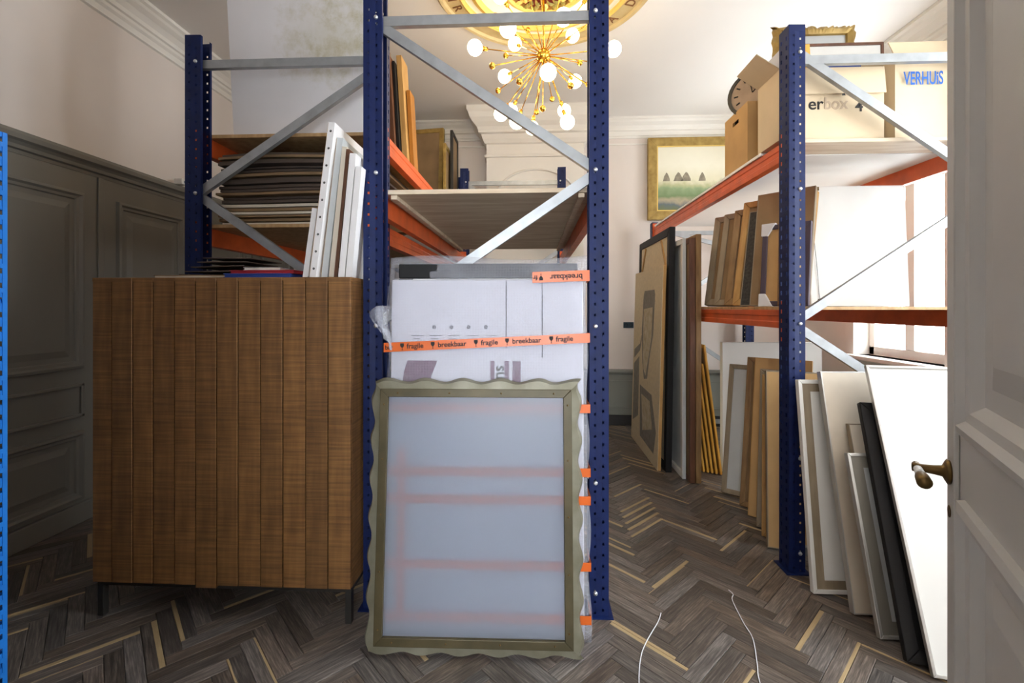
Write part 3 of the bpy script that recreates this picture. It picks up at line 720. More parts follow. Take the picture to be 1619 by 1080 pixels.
def framed(name, label, cat, w, h, t, rail, loc, yaw=0, lean=0, roll=0, mf='oak', mp='matboard', mount=0, mm=None, group=None, **kw):
    o = thing(name, label, cat, group=group); o.matrix_world = pose((loc[0], loc[1], loc[2] + t * math.sin(R(max(lean, 0)))), yaw, lean, roll)
    frame_parts(o, w, h, t, rail, mf, mp, mount, mm, **kw); return o
def canvas(name, label, cat, w, h, t, loc, yaw=0, lean=0, roll=0, mc='white_canvas', ms='stretch', group=None, tacks=0):
    # stretched canvas: bars at the back, cloth wrapped round the edges
    o = thing(name, label, cat, group=group); o.matrix_world = pose((loc[0], loc[1], loc[2] + t * math.sin(R(max(lean, 0)))), yaw, lean, roll)
    b = .045
    for q in ((0, w, 0, b), (0, w, h - b, h), (0, b, b, h - b), (w - b, w, b, h - b)):
        MB().box(q[0] + .001, q[1] - .001, .003, t, q[2] + .001, q[3] - .001).build('stretcher_bar', M[ms], o, bevel=.002)
    m = MB().box(0, w, 0, .0028, 0, h); e = .0009
    for q in ((-e, 0, 0, h), (w, w + e, 0, h)): m.box(q[0], q[1], 0, t * .9, q[2], q[3])
    for q in ((0, w, -e, 0), (0, w, h, h + e)): m.box(q[0], q[1], 0, t * .9, q[2], q[3])
    m.build('canvas_cloth', M[mc], o)
    if tacks:
        for k in range(tacks):
            z = h * (k + .5) / tacks
            MB().lathe([(.001, .003), (.004, .002), (.0055, 0)], (-e, t * .45, z), 8, Matrix.Rotation(R(-90), 3, 'Y')).build('tack', M['iron'], o)
    return o
def panel(name, label, cat, w, h, t, loc, yaw=0, lean=0, roll=0, mat='card', edge=None, group=None, bevel=.003):
    o = thing(name, label, cat, group=group); o.matrix_world = pose((loc[0], loc[1], loc[2] + t * math.sin(R(max(lean, 0)))), yaw, lean, roll)
    ew = .006
    MB().box(ew, w - ew, 0, t, ew, h - ew).build('sheet', M[mat], o)
    for q in ((0, w, 0, ew), (0, w, h - ew, h), (0, ew, ew, h - ew), (w - ew, w, ew, h - ew)):
        MB().box(q[0], q[1], -.0005, t + .0005, q[2], q[3]).build('edge_strip', M[edge or mat], o, bevel=.001)
    return o

# --- scalloped frame in front
SW, SH = .888, 1.106
sf = thing('scalloped_frame', 'large frame with wavy scalloped pewter edge and frosted pane leaning on the parcel', 'picture frame'); sf.matrix_world = pose((-.686, 1.793, .005), 0.9, 5.2, 0)
def wavy(n, L, amp, k): return [(L * i / n, amp * math.cos(2 * math.pi * k * i / n)) for i in range(n + 1)]
rw = .038; ow = .028
def srail(p0, p1, inn, L, k, ph):
    # outer wavy flange sloping back from an inner square strip
    p0, p1, inn = Vector(p0), Vector(p1), Vector(inn); d = (p1 - p0).normalized(); n = int(L / .012)
    vs_, fs_ = [], []
    for i in range(n + 1):
        s = i / n; wv = .0085 * math.cos(2 * math.pi * k * s + ph); q = p0 + (p1 - p0) * s
        # mitre at the ends
        mi = lambda dep: max(dep, 0)
        def at(dep, y):
            ss = dep + (L - 2 * dep) * s; r = p0 + d * ss + inn * dep; return (r.x, y, r.z)
        A = at(0.010 + wv, .026); B_ = at(.020 + wv * .8, .004); C = at(ow + .018, .0); D = at(ow + .02, .03)
        vs_ += [A, B_, C, D]
    for i in range(n):
        for j in range(4):
            fs_.append((4 * i + j, 4 * i + (j + 1) % 4, 4 * i + 4 + (j + 1) % 4, 4 * i + 4 + j))
    return MB().add(vs_, fs_)
cs_ = [((0, 0, 0), (SW, 0, 0), (0, 0, 1), SW, 5.5), ((0, 0, SH), (SW, 0, SH), (0, 0, -1), SW, 5.5), ((0, 0, 0), (0, 0, SH), (1, 0, 0), SH, 7), ((SW, 0, 0), (SW, 0, SH), (-1, 0, 0), SH, 7)]
for p0, p1, inn, L, k in cs_: srail(p0, p1, inn, L, k, .6).build('scalloped_rail', M['pewter'], sf, smooth=False)
a, b = .046, .080
w_, h_ = SW, SH
for q in (((a, a), (w_ - a, a), (w_ - b, b), (b, b)), ((a, h_ - a), (b, h_ - b), (w_ - b, h_ - b), (w_ - a, h_ - a)), ((a, a), (b, b), (b, h_ - b), (a, h_ - a)), ((w_ - a, a), (w_ - a, h_ - a), (w_ - b, h_ - b), (w_ - b, b))):
    MB().prism(q, -.003, .028, 'y').build('inner_strip', M['olive'], sf, bevel=.002)
nail = MB().lathe([(.001, .003), (.003, .002), (.004, 0)], (0, 0, 0), 8, Matrix.Rotation(R(90), 3, 'X')).mesh('nail', M['bronze'], True)
for k in range(5):
    z = .11 + k * (SH - .22) / 4
    for x in (.063, SW - .063): link('nail', nail, sf, (x, -.003, z))
for k in range(4):
    x = .12 + k * (SW - .24) / 3
    for z in (.063, SH - .063): link('nail', nail, sf, (x, -.003, z))
MB().box(b - .004, SW - b + .004, .012, .015, b - .004, SH - b + .004).build('frosted_pane', M['frost'], sf, label='frosted translucent pane')

# --- bubble-wrapped parcel
PX0, PX1 = -.632, .222
pc = thing('wrapped_parcel', 'tall flat parcel in bubble wrap with orange fragile tape', 'parcel'); pc.matrix_world = pose((PX0, 1.905, .006), 0.4, 2.3, 0)
PW, PH, PT = PX1 - PX0, 1.612, .105
import bmesh
def lumpy(w, h, t, amp):
    nx, nz = 28, 52; m = MB(); vsx = []; fsx = []
    def nse(x, z): return amp * (math.sin(9 * x + 3 * math.sin(4 * z)) + .7 * math.sin(13 * z + 5 * x) + .6 * math.sin(23 * x - 11 * z))
    def taper(z): return .5 + .018 * (1 - z / h)
    for sidey in (0, 1):
        for j in range(nz + 1):
            z = h * j / nz
            for i in range(nx + 1):
                u = i / nx; e = min(u, 1 - u, (j / nz) * 2, (1 - j / nz) * 2)
                rnd_ = .018 * max(0, 1 - e / .03) if e < .03 else 0
                x = w / 2 + (u - .5) * (w + .03 * (1 - z / h)); n_ = nse(u, z)
                y = (rnd_ + n_ - .006) if sidey == 0 else (t - rnd_ - n_ * .5)
                vsx.append((x + (.006 * math.sin(17 * z) if u in (0, 1) else 0), y, z + (.010 * math.sin(7 * u) * (z / h) if j == nz else 0)))
    K = (nx + 1) * (nz + 1)
    for s in (0, 1):
        for j in range(nz):
            for i in range(nx):
                q = s * K + j * (nx + 1) + i
                if s == 0 and j >= nz - 3 and j < nz - 1 and 1 <= i < 6 + (j - nz + 3): continue   # torn open corner
                fsx.append((q, q + 1, q + nx + 2, q + nx + 1))
    for j in range(nz):
        for i in (0, nx):
            q = j * (nx + 1) + i; fsx.append((q, q + nx + 1, K + q + nx + 1, K + q))
    for i in range(nx):
        for j in (0, nz):
            q = j * (nx + 1) + i; fsx.append((q, q + 1, K + q + 1, K + q))
    return m.add(vsx, fsx)
lumpy(PW, PH, PT, .0022).build('bubble_wrap', M['bubble'], pc, smooth=True)
# inside: black frame at the back, white carton in front
for q in ((.03, PW - .03, PH - .085, PH - .02), (.03, PW - .03, .02, .08), (.03, .09, .08, PH - .085), (PW - .09, PW - .03, .08, PH - .085)):
    MB().box(q[0], q[1], .055, .085, q[2], q[3]).build('inner_frame', M['black'], pc, bevel=.004)
MB().box(.09, PW - .09, .075, .08, .08, PH - .085).build('inner_backing', M['matboard'], pc)
MB().box(.012, PW - .012, .012, .05, .01, 1.515).build('carton', M['whitecard'], pc, bevel=.004)
for x in (.51, .665): MB().box(x, x + .005, .0108, .0118, 1.18 if x > .6 else 1.22, 1.51).build('carton_line', M['greyink'], pc)
MB().prism([(.06, 1.04), (.07, 1.12), (.085, 1.165), (.215, 1.165), (.19, 1.10), (.183, 1.04)], .0108, .0118, 'y').build('plum_print', M['plum'], pc)
MB().box(.445, .463, .0108, .0118, .98, 1.165).box(.505, .525, .0108, .0118, .98, 1.165).box(.54, .575, .0108, .0118, .98, 1.165).build('plum_stripes', M['plum'], pc)
RXm = Matrix.Rotation(R(90), 4, 'X')
o = link('print_text', text_mesh('print_text', 'Jans', .068, M['ink'], .0004, 'LEFT', .0012), pc); o.matrix_local = Matrix.Translation((.502, .0100, 1.040)) @ Matrix.Rotation(R(-90), 4, 'Y') @ RXm
for k in range(4): MB().lathe([(.001, 0), (.009, 0)], (.20 + k * .075, .0112, 1.31), 8, Matrix.Rotation(R(90), 3, 'X')).build('print_mark', M['greyink'], pc)
for k in range(5): MB().box(.10 + k * .08, .10 + k * .08 + .055, .0108, .0114, 1.272, 1.275).box(.105 + k * .08, .10 + k * .08 + .04, .0108, .0114, 1.258, 1.2605).build('print_line', M['greyink'], pc)
def tape(z0, z1, wd=.040, x0=-.012, x1=None, y=-.0125, txt=None, flipt=False, ret=True):
    x1 = x1 if x1 is not None else PW + .014
    ht = wd / 2; n = 12; vs_, fs_ = [], []
    tp = MB().prism([(x0, z0 - ht), (x1, z1 - ht), (x1, z1 + ht), (x0, z0 + ht)], y, y + .0008, 'y')
    if ret: tp.prism([(y, z1 - ht), (PT + .01, z1 - ht), (PT + .01, z1 + ht), (y, z1 + ht)], x1 - .0008, x1, 'x'); 
    o = tp.build('fragile_tape', M['tape'], pc)
    if txt:
        ang = math.atan2(z1 - z0, x1 - x0)
        for s, size, xx in txt:
            if s == 'cup':
                g = [(-.008, .014), (.008, .014), (.0085, .004), (.004, -.003), (.0012, -.005), (.0012, -.012), (.005, -.0145), (-.005, -.0145), (-.0012, -.012), (-.0012, -.005), (-.004, -.003), (-.0085, .004)]
                q = MB().prism(g, 0, .0006, 'y').build('goblet_mark', M['ink'], o)
                q.location = (xx, y - .0006, z0 + (z1 - z0) * (xx - x0) / (x1 - x0)); q.rotation_euler = (0, -ang + (math.pi if flipt else 0), 0)
            else:
                q = link('tape_text', text_mesh('tape_text', s, size, M['ink'], .0003, 'LEFT', .0006), o)
                zt = z0 + (z1 - z0) * (xx - x0) / (x1 - x0)
                if flipt: q.matrix_local = Matrix.Translation((xx, y - .0006, zt + .008)) @ Matrix.Rotation(math.pi - ang, 4, 'Y') @ RXm
                else: q.matrix_local = Matrix.Translation((xx, y - .0006, zt - .009)) @ Matrix.Rotation(-ang, 4, 'Y') @ RXm
    return o
tape(1.222, 1.266, txt=[('bar', .026, -.006), ('cup', 0, .068), ('fragile', .030, .088), ('cup', 0, .20), ('breekbaar', .030, .222), ('cup', 0, .385), ('fragile', .030, .407), ('cup', 0, .518), ('breekbaar', .030, .54), ('cup', 0, .705), ('fragile', .030, .725)])
tape(1.522, 1.530, .046, x0=.625, txt=[('breekbaar', .034, .838), ('cup', 0, .662), ('fr', .03, .647)], flipt=True)
for z in (.965, .70, .585, .315, .10): tape(z, z + .004, .036)
MB().box(.055, .085, -.0122, -.0116, .10, .80).box(.775, .805, -.0122, -.0116, .35, .75).build('fragile_tape', M['tape'], pc)
# loose flap of wrap on the left
n = 9; vs_, fs_ = [], []
for i in range(n):
    for j in range(n):
        u, v = i / (n - 1), j / (n - 1)
        wdt = .085 * math.sin(math.pi * min(1, .25 + v * .8)) * (1 - .15 * v)
        vs_.append((.012 - u * wdt - .012 * math.sin(5 * v), -.02 + .018 * math.sin(7 * u + 3 * v) , 1.40 - .19 * v + .03 * u * math.sin(3 * v)))
for i in range(n - 1):
    for j in range(n - 1): fs_.append((i * n + j, i * n + j + 1, (i + 1) * n + j + 1, (i + 1) * n + j))
o = MB().add(vs_, fs_).build('wrap_flap', M['bubble'], pc, smooth=True); q = o.modifiers.new('s', 'SOLIDIFY'); q.thickness = .004

# --- left rack: white canvas and boards on the top shelf
ZT = 2.382
canvas('large_white_canvas', 'huge white stained canvas standing on the top left rack shelf', 'canvas', .90, 1.10, .03, (-1.785, 2.655, ZT), 0, -4.5, 0, mc='stained')
panel('brown_board', 'thin brown board standing behind the huge white canvas', 'board', .85, .82, .012, (-1.80, 2.70, ZT), 0, 0, -4, mat='card_d')
# planes running in depth, seen edge-on through the middle rack
def edgewise(name, label, cat, x, y, z, L, h, t, lean, mat, kind='panel', group=None, rail=.04, mp='canvas', tacks=0, mc='white_canvas'):
    # plane along +y, thickness to +x, leaning towards +x for lean > 0
    m = Matrix.Translation((x, y, z + t * math.sin(R(max(lean, 0))))) @ Matrix.Rotation(R(lean), 4, 'Y') @ Matrix.Rotation(R(90), 4, 'Z')
    # local x -> +y (length), local y -> -x (thickness), so shift by t
    m = m @ Matrix.Translation((0, -t, 0))
    if kind == 'panel': o = panel(name, label, cat, L, h, t, (0, 0, 0), mat=mat, group=group)
    elif kind == 'frame': o = framed(name, label, cat, L, h, t, rail, (0, 0, 0), mf=mat, mp=mp, group=group)
    else: o = canvas(name, label, cat, L, h, t, (0, 0, 0), mc=mc, ms=mat, group=group, tacks=tacks)
    o.matrix_world = m; return o
gtop = 'panels on edge on the top left shelf'
edgewise('tan_board', 'tall tan board, leftmost of the panels seen through the middle rack top', 'board', -1.078, 3.20, ZT, .16, .90, .07, -3.6, 'card_d')
edgewise('brown_plank_panel', 'dark brown wooden panel beside the tall tan board', 'board', -1.0, 3.12, ZT, .14, .76, .05, -3.5, 'walnut')
edgewise('black_edged_board', 'black edged ragged board between the brown panel and pale wood panel', 'board', -.945, 3.16, ZT, .14, .74, .016, -3.5, 'black')
edgewise('pale_wood_board', 'pale wooden panel on edge left of the amber panel', 'board', -.924, 3.20, ZT, .16, .80, .035, -3.5, 'stretch')
edgewise('amber_board', 'amber wooden panel on edge above the orange beam', 'board', -.885, 3.26, ZT, .12, .58, .026, -3.2, 'amber')
framed('gilt_picture_frame', 'pale gilt frame turned to its back at the rear of the top left shelf', 'picture frame', .55, .90, .05, .045, (-1.50, 4.80, ZT), -8, 3, 0, mf='gilt', mp='card_d')
edgewise('dark_picture_frame', 'small dark frame beside the pale gilt frame on the rear shelf', 'picture frame', -.88, 4.78, ZT, .35, .88, .03, 0, 'iron', 'frame', mp='card_d')
edgewise('narrow_gilt_picture_frame', 'narrow gilt frame edge right of the small dark frame', 'picture frame', -.92, 4.60, ZT, .35, .68, .03, 0, 'gilt', 'frame', mp='card_d')
# cardboard sheets on the second shelf
SZ = 1.873; zc = SZ
def sheet(name, label, x0, x1, y0, y1, z, t, amp, ph, mat, group):
    nx, ny = 14, 5; vs_, fs_ = [], []; cxm, cym = (x0 + x1) / 2, (y0 + y1) / 2
    wave = lambda x, y: amp * (.5 + .5 * math.sin(5.2 * x + ph + 1.3 * y) * math.cos(2.1 * x + .4 * ph)) 
    for s in (0, 1):
        for j in range(ny + 1):
            for i in range(nx + 1):
                x = x0 + (x1 - x0) * i / nx; y = y0 + (y1 - y0) * j / ny
                vs_.append((x - cxm, y - cym, wave(x, y) + s * t))
    K = (nx + 1) * (ny + 1)
    for s in (0, 1):
        for j in range(ny):
            for i in range(nx):
                q = s * K + j * (nx + 1) + i; fs_.append((q, q + 1, q + nx + 2, q + nx + 1))
    for j in range(ny):
        for i in (0, nx): q = j * (nx + 1) + i; fs_.append((q, q + nx + 1, K + q + nx + 1, K + q))
    for i in range(nx):
        for j in (0, ny): q = j * (nx + 1) + i; fs_.append((q, q + 1, K + q + 1, K + q))
    o = MB().add(vs_, fs_).build(name, M[mat], label=label, cat='cardboard', group=group); o.location = (cxm, cym, z); return o
mats_s = ['card_l', 'card_d', 'card_d', 'card_l', 'card_d', 'card_l'] + ['card_g', 'card_g', 'card_d', 'card_g', 'card_g', 'card_g', 'card_g', 'card_d', 'card_g', 'card_g', 'card_g', 'card_g', 'card_d', 'card_g']
random.seed(3)
for i, mt in enumerate(mats_s):
    t = random.choice((.010, .013, .016))
    ords = ['topmost', 'second', 'third', 'fourth', 'fifth', 'sixth', 'seventh', 'eighth', 'ninth', 'tenth', 'eleventh', 'twelfth', 'thirteenth', 'fourteenth', 'fifteenth', 'sixteenth', 'seventeenth', 'eighteenth', 'nineteenth', 'lowest']
    lab = {'card_l': 'pale', 'card_d': 'tan brown', 'card_g': 'dark grey brown'}[mt] + ' cardboard sheet, ' + ords[len(mats_s) - 1 - i] + (' in the flat stack' if i in (0, len(mats_s) - 1) else ' from top in the flat stack')
    _ = 'pale cardboard sheet low in the stack of flat sheets' if mt == 'card_l' else ('tan brown cardboard sheet in the stack of flat sheets' if mt == 'card_d' else 'dark grey brown cardboard sheet in the upper stack of flat sheets')
    grp = {'card_l': 'pale sheets in the flat stack', 'card_d': 'tan sheets in the flat stack', 'card_g': 'dark sheets in the flat stack'}[mt]
    sheet('cardboard_sheet', lab, -1.80 + random.uniform(0, .03), -.98 + random.uniform(-.1, .05), 2.50 + random.uniform(.0, .05), 3.55 + random.uniform(-.2, .2), zc, t, .002 + .0011 * i, .12 * i, mt, grp)
    zc += t + .0062
# papers on the cabinet top
PZ0 = CZ1 + .001
def packet(name, label, cat, x0, x1, y0, y1, z, t, mat, yaw=0, pages='card_l'):
    o = thing(name, label, cat, ((x0 + x1) / 2, (y0 + y1) / 2, z), (0, 0, R(yaw))); w, d = (x1 - x0) / 2, (y1 - y0) / 2
    MB().box(-w, w, -d, d, 0, t * .2).box(-w, w, -d, d, t * .8, t).box(-w, w, d - .003, d, t * .2, t * .8).build('cover', M[mat], o, bevel=.0008)
    MB().box(-w + .004, w - .004, -d + .004, d - .004, t * .2, t * .8).build('pages', M[pages], o); return o
packet('brown_paper_packet', 'flat brown paper packet at the left on the cabinet top', 'packet', -1.75, -1.42, 2.03, 2.37, PZ0, .014, 'card_d', 2)
packet('blue_folder', 'blue folder lying on the plank cabinet', 'folder', -1.41, -1.10, 2.02, 2.30, PZ0, .020, 'navy', 0, 'navy')
packet('red_folder', 'red folder lying on top of the blue folder', 'folder', -1.40, -1.085, 2.05, 2.34, PZ0 + .021, .016, 'red', -3, 'red')
packet('white_envelope', 'white envelope on top of the red folder', 'envelope', -1.345, -1.17, 2.06, 2.28, PZ0 + .038, .012, 'whitecard', 2)
for k in range(5):
    sheet('paper_sheet', ['lowest', 'second', 'middle', 'fourth', 'topmost'][k] + ' loose grey brown sheet of the low pile beside the red folder', -1.70 + .03 * k, -1.40 + .02 * k - .02, 2.12, 2.38, PZ0 + .0165 + .019 * k, .004, .012, .9 * k, 'card_g', 'loose sheets on the cabinet top')
# frames standing on the cabinet, leaning towards the middle rack
edgewise('short_white_canvas', 'short white canvas, leftmost of those standing on the cabinet', 'canvas', -1.048, 2.03, PZ0, .33, .315, .026, 8, 'whitef', 'canvas')
edgewise('tacked_canvas', 'tall white canvas with a row of tacks standing on the cabinet', 'canvas', -1.012, 2.02, PZ0, .36, .70, .032, 7.2, 'stretch', 'canvas', tacks=9)
edgewise('grey_canvas', 'grey backed canvas behind the tacked one on the cabinet', 'canvas', -.972, 2.05, PZ0, .33, .64, .030, 6.6, 'stretch', 'canvas', mc='greymat')
edgewise('cream_board', 'cream wooden panel standing among the canvases on the cabinet', 'board', -.935, 2.05, PZ0, .32, .60, .022, 6.0, 'card_l')
edgewise('brown_edged_board', 'thin brown edged board standing among the canvases on the cabinet', 'board', -.906, 2.04, PZ0, .32, .585, .014, 5.6, 'walnut')
edgewise('bent_white_canvas', 'white canvas nearest the middle blue upright on the cabinet', 'canvas', -.884, 2.03, PZ0, .33, .56, .030, 5.5, 'whitef', 'canvas')
edgewise('low_white_canvas', 'low cream canvas squeezed against the middle blue upright', 'canvas', -.850, 2.03, PZ0, .05, .50, .03, 5.3, 'whitef', 'canvas')

# ------------------------------------------------------------------ right rack: frames on the lower shelf
ZL = 1.405
gsh = 'frames leaning on the lower right shelf'
framed('taupe_picture_frame', 'taupe frame farthest left on the lower right rack shelf', 'picture frame', .46, .74, .06, .05, (1.365, 3.76, ZL), -50, 13, 0, mf='taupe', mp='card_d')
framed('taupe_picture_frame', 'taupe ridged frame second from the left on the lower right shelf', 'picture frame', .46, .73, .045, .045, (1.365, 3.57, ZL), -50, 13, 0, mf='taupe', mp='card_d')
framed('oak_picture_frame', 'oak frame in the middle of the lower right shelf row', 'picture frame', .46, .72, .05, .05, (1.365, 3.38, ZL), -50, 13, 0, mf='oak', mp='card_d')
framed('pale_oak_picture_frame', 'pale oak frame just left of the dark speckled panel', 'picture frame', .46, .75, .04, .045, (1.365, 3.24, ZL), -50, 13, 0, mf='stretch', mp='card_d')
panel('speckled_panel', 'dark speckled panel leaning on the lower right shelf', 'panel', .38, .66, .022, (1.365, 3.12, ZL), -48, 13, 0, mat='slate', edge='taupe')
panel('brown_backed_panel', 'brown cardboard backed panel behind the frame with white corners', 'panel', .33, .74, .03, (1.372, 3.0, ZL), -46, 11, 0, mat='card_d', edge='taupe')
o = framed('corner_protected_frame', 'plum wrapped frame with white foam corners on the lower right shelf', 'picture frame', .26, .50, .03, .03, (1.372, 2.87, ZL), -44, 7, 0, mf='purple', mp='card')
for z in (-.004, .43):
    zz0 = z
    m = MB().prism([(-.006, zz0), (.075 if z < .1 else .03, zz0), (.03 if z < .1 else .075, zz0 + .078), (-.006, zz0 + .078)], -.006, .036, 'y'); m.build('foam_corner', M['foam'], o, bevel=.004)
MB().box(.12, .21, -.001, .0, .27, .31).build('paper_label', M['matboard'], o); MB().box(.13, .20, -.0016, -.001, .287, .292).build('label_line', M['greyink'], o)
framed('slim_oak_frame', 'slim oak frame nearest the blue upright on the lower right shelf', 'picture frame', .11, .76, .03, .03, (1.385, 2.69, ZL), -40, 4, 0, mf='oak', mp='card_d')
# large white panel with hanging wire on the lower shelf
o = panel('white_wire_panel', 'large white panel with hanging wire standing on the lower right shelf', 'panel', .61, .785, .03, (1.785, 3.05, ZL), 0, 3, 0, mat='white_lam', edge='whitef')
MB().tube([(.06, -.003, .765), (.055, -.006, .70), (.03, -.01, .55), (.025, -.012, .42), (.04, -.008, .25), (.05, -.004, .08), (.055, -.003, .04)], .0014, 6).build('hanging_wire', M['iron'], o)
for z in (.768, .035): MB().box(.045, .07, -.006, 0, z - .012, z + .012).build('wire_hook', M['bronze'], o, bevel=.001)

# ------------------------------------------------------------------ right rack: floor level
framed('brown_mounted_frame', 'brown frame with pale mount at the back of the floor row', 'picture frame', .30, .97, .035, .035, (1.406, 3.53, .002), -38, 13, 0, mf='taupe', mp='greymat')
framed('oak_floor_frame', 'tall oak frame second in the floor row under the right rack', 'picture frame', .34, 1.05, .03, .035, (1.44, 3.30, .002), -38, 12, 0, mf='oak', mp='card_d')
panel('tan_floor_board', 'tall tan panel in the middle of the floor row', 'panel', .34, 1.06, .03, (1.43, 3.15, .002), -38, 11, 0, mat='card', edge='stretch')
framed('grey_floor_frame', 'slim grey frame fourth in the floor row under the right rack', 'picture frame', .30, 1.00, .03, .03, (1.41, 2.99, .002), -34, 9, 0, mf='taupe', mp='card_d')
framed('pale_floor_frame', 'slim pale frame just behind the plain brown floor panel', 'picture frame', .30, .98, .025, .03, (1.385, 2.87, .002), -28, 7, 0, mf='stretch', mp='greymat')
panel('brown_floor_panel', 'plain brown cardboard panel nearest the right blue upright on the floor', 'panel', .42, 1.02, .03, (1.355, 2.735, .002), -12, 6, 1.0, mat='card', edge='taupe')
panel('white_foil_panel', 'big white speckled panel standing across under the right rack', 'panel', .82, 1.10, .05, (1.60, 3.985, .002), 0, 0, 0, mat='white_lam', edge='whitef')
for i, (x, h) in enumerate(((1.55, 1.09), (1.518, .93), (1.488, .78), (1.459, .64), (1.43, .5))):
    edgewise('yellow_picture_frame', ['tallest yellow pine frame beside the white speckled panel', 'second tallest yellow pine frame in the leaning yellow row', 'middle yellow pine frame in the leaning yellow row', 'fourth yellow pine frame in the leaning yellow row', 'shortest yellow pine frame beside the brown frames'][i], 'picture frame', x, 3.90 + .015 * i, .004, .75, h, .018, -7.4, 'yellow', 'frame', rail=.03, mp='canvas', group='yellow pine frames')
# deep stack in the aisle
o = thing('line_drawing_panel', 'beige artwork with grey line drawing, frontmost in the aisle stack', 'artwork'); o.matrix_world = pose((1.052, 5.04, .002), -90, 1.6, 0)
AW, AH = 1.06, 1.76
for q in ((0, AW, 0, .035), (0, AW, AH - .035, AH), (0, .035, .035, AH - .035), (AW - .035, AW, .035, AH - .035)): MB().box(q[0], q[1], .004, .03, q[2], q[3]).build('stretcher_bar', M['stretch'], o, bevel=.002)
MB().box(0, AW, 0, .004, 0, AH).build('artwork_sheet', M['canvas'], o)
def draw(poly, mat): MB().prism(poly, -.0018 if mat == 'drawpale' else -.0010, 0, 'y').build('drawn_shape', M[mat], o)
M['drawgrey'] = pm('drawn_grey', '#8d877d', .9, var=.1, scale=20); M['drawpale'] = pm('drawn_pale', '#d6cbb6', .9, col2='#b8a67e', scale=16)
draw([(.40, 1.52), (.44, 1.56), (.80, 1.56), (.83, 1.52), (.80, 1.15), (.70, .95), (.62, .72), (.50, .70), (.42, .85), (.36, 1.15)], 'drawgrey')
draw([(.42, 1.38), (.76, 1.40), (.74, 1.12), (.66, .94), (.56, .74), (.46, .80), (.43, 1.0)], 'drawpale')
draw([(.05, .95), (.30, 1.03), (.36, 1.12), (.36, 1.06), (.30, .96), (.05, .86)], 'drawgrey')
draw([(.05, .80), (.28, .90), (.30, .30), (.06, .20)], 'drawgrey')
draw([(.34, .62), (.80, .60), (.98, .30), (.92, .10), (.40, .12)], 'drawgrey')
draw([(.42, .54), (.74, .53), (.86, .30), (.5, .2)], 'drawpale')
framed('black_framed_canvas', 'tall black frame holding a canvas turned to its back in the aisle stack', 'picture frame', 1.11, 2.08, .05, .07, (1.112, 5.05, .002), -90, .9, 0, mf='black', mp='canvas')
bo = bpy.data.objects['black_framed_canvas']
for q in ((.09, .17, 2.0, 1.72), (1.02, .94, 2.0, 1.72)): MB().bar((q[0], .004, q[3]), (q[1] + (.10 if q[0] < .5 else -.10), .004, q[2]), .03, .008).build('corner_brace', M['stretch'], bo)
edgewise('grey_edged_canvas', 'grey edged canvas right of the black frame in the aisle stack', 'canvas', 1.206, 3.80, .002, 1.0, 1.96, .028, 0, 'whitef', 'canvas', mc='greymat')
edgewise('walnut_picture_frame', 'dark red brown frame on edge in the aisle stack', 'picture frame', 1.238, 3.71, .002, 1.1, 1.95, .042, 0, 'walnut', 'frame', mp='card_d')
edgewise('oak_edge_frame', 'tall oak frame on edge, rightmost of the aisle stack', 'picture frame', 1.283, 3.705, .002, 1.1, 1.98, .042, 0, 'oak', 'frame', mp='card_d')

# ------------------------------------------------------------------ frames leaning on the front of the right rack
framed('white_edged_frame', 'white edged frame with wide pale mount leaning on the right blue upright', 'picture frame', .50, 1.03, .03, .02, (1.358, 2.30, .002), 0, 7.4, 0, mf='whitef', mp='matboard', mount=.04, mm='taupe')
o = bpy.data.objects['white_edged_frame']
MB().box(.20, .31, .0085, .0092, .18, .86).build('print_block', M['taupe'], o); MB().box(.205, .25, .008, .0086, .30, .50).build('print_block', M['redpaint'], o); MB().box(.24, .26, .008, .0086, .55, .68).build('print_block', M['yellow'], o)
panel('tan_leaning_panel', 'tall tan panel with white edges, second from the right upright', 'panel', .42, 1.095, .03, (1.447, 2.15, .002), 0, 13, 0, mat='card_l', edge='alu')
framed('aluminium_picture_frame', 'low aluminium frame with grey mount in the right leaning row', 'picture frame', .42, .745, .025, .014, (1.450, 1.995, .002), 0, 16, 0, mf='alu', mp='greymat', mount=.05, mm='panel')
panel('small_tan_board', 'small tan board peeking out above the low aluminium frame', 'board', .36, .86, .02, (1.52, 2.075, .002), 0, 15.2, 0, mat='card_l', edge='taupe')
framed('black_deep_frame', 'black deep frame on its edge beside the large white board', 'picture frame', .55, 1.02, .035, .05, (1.452, 1.860, .002), -13, 23.6, 0, mf='black', mp='black')
framed('large_white_board', 'large white board in thin aluminium frame nearest the door', 'board', .95, 1.22, .022, .012, (1.497, 1.795, .002), -11, 24.2, 0, mf='alu', mp='white_lam')

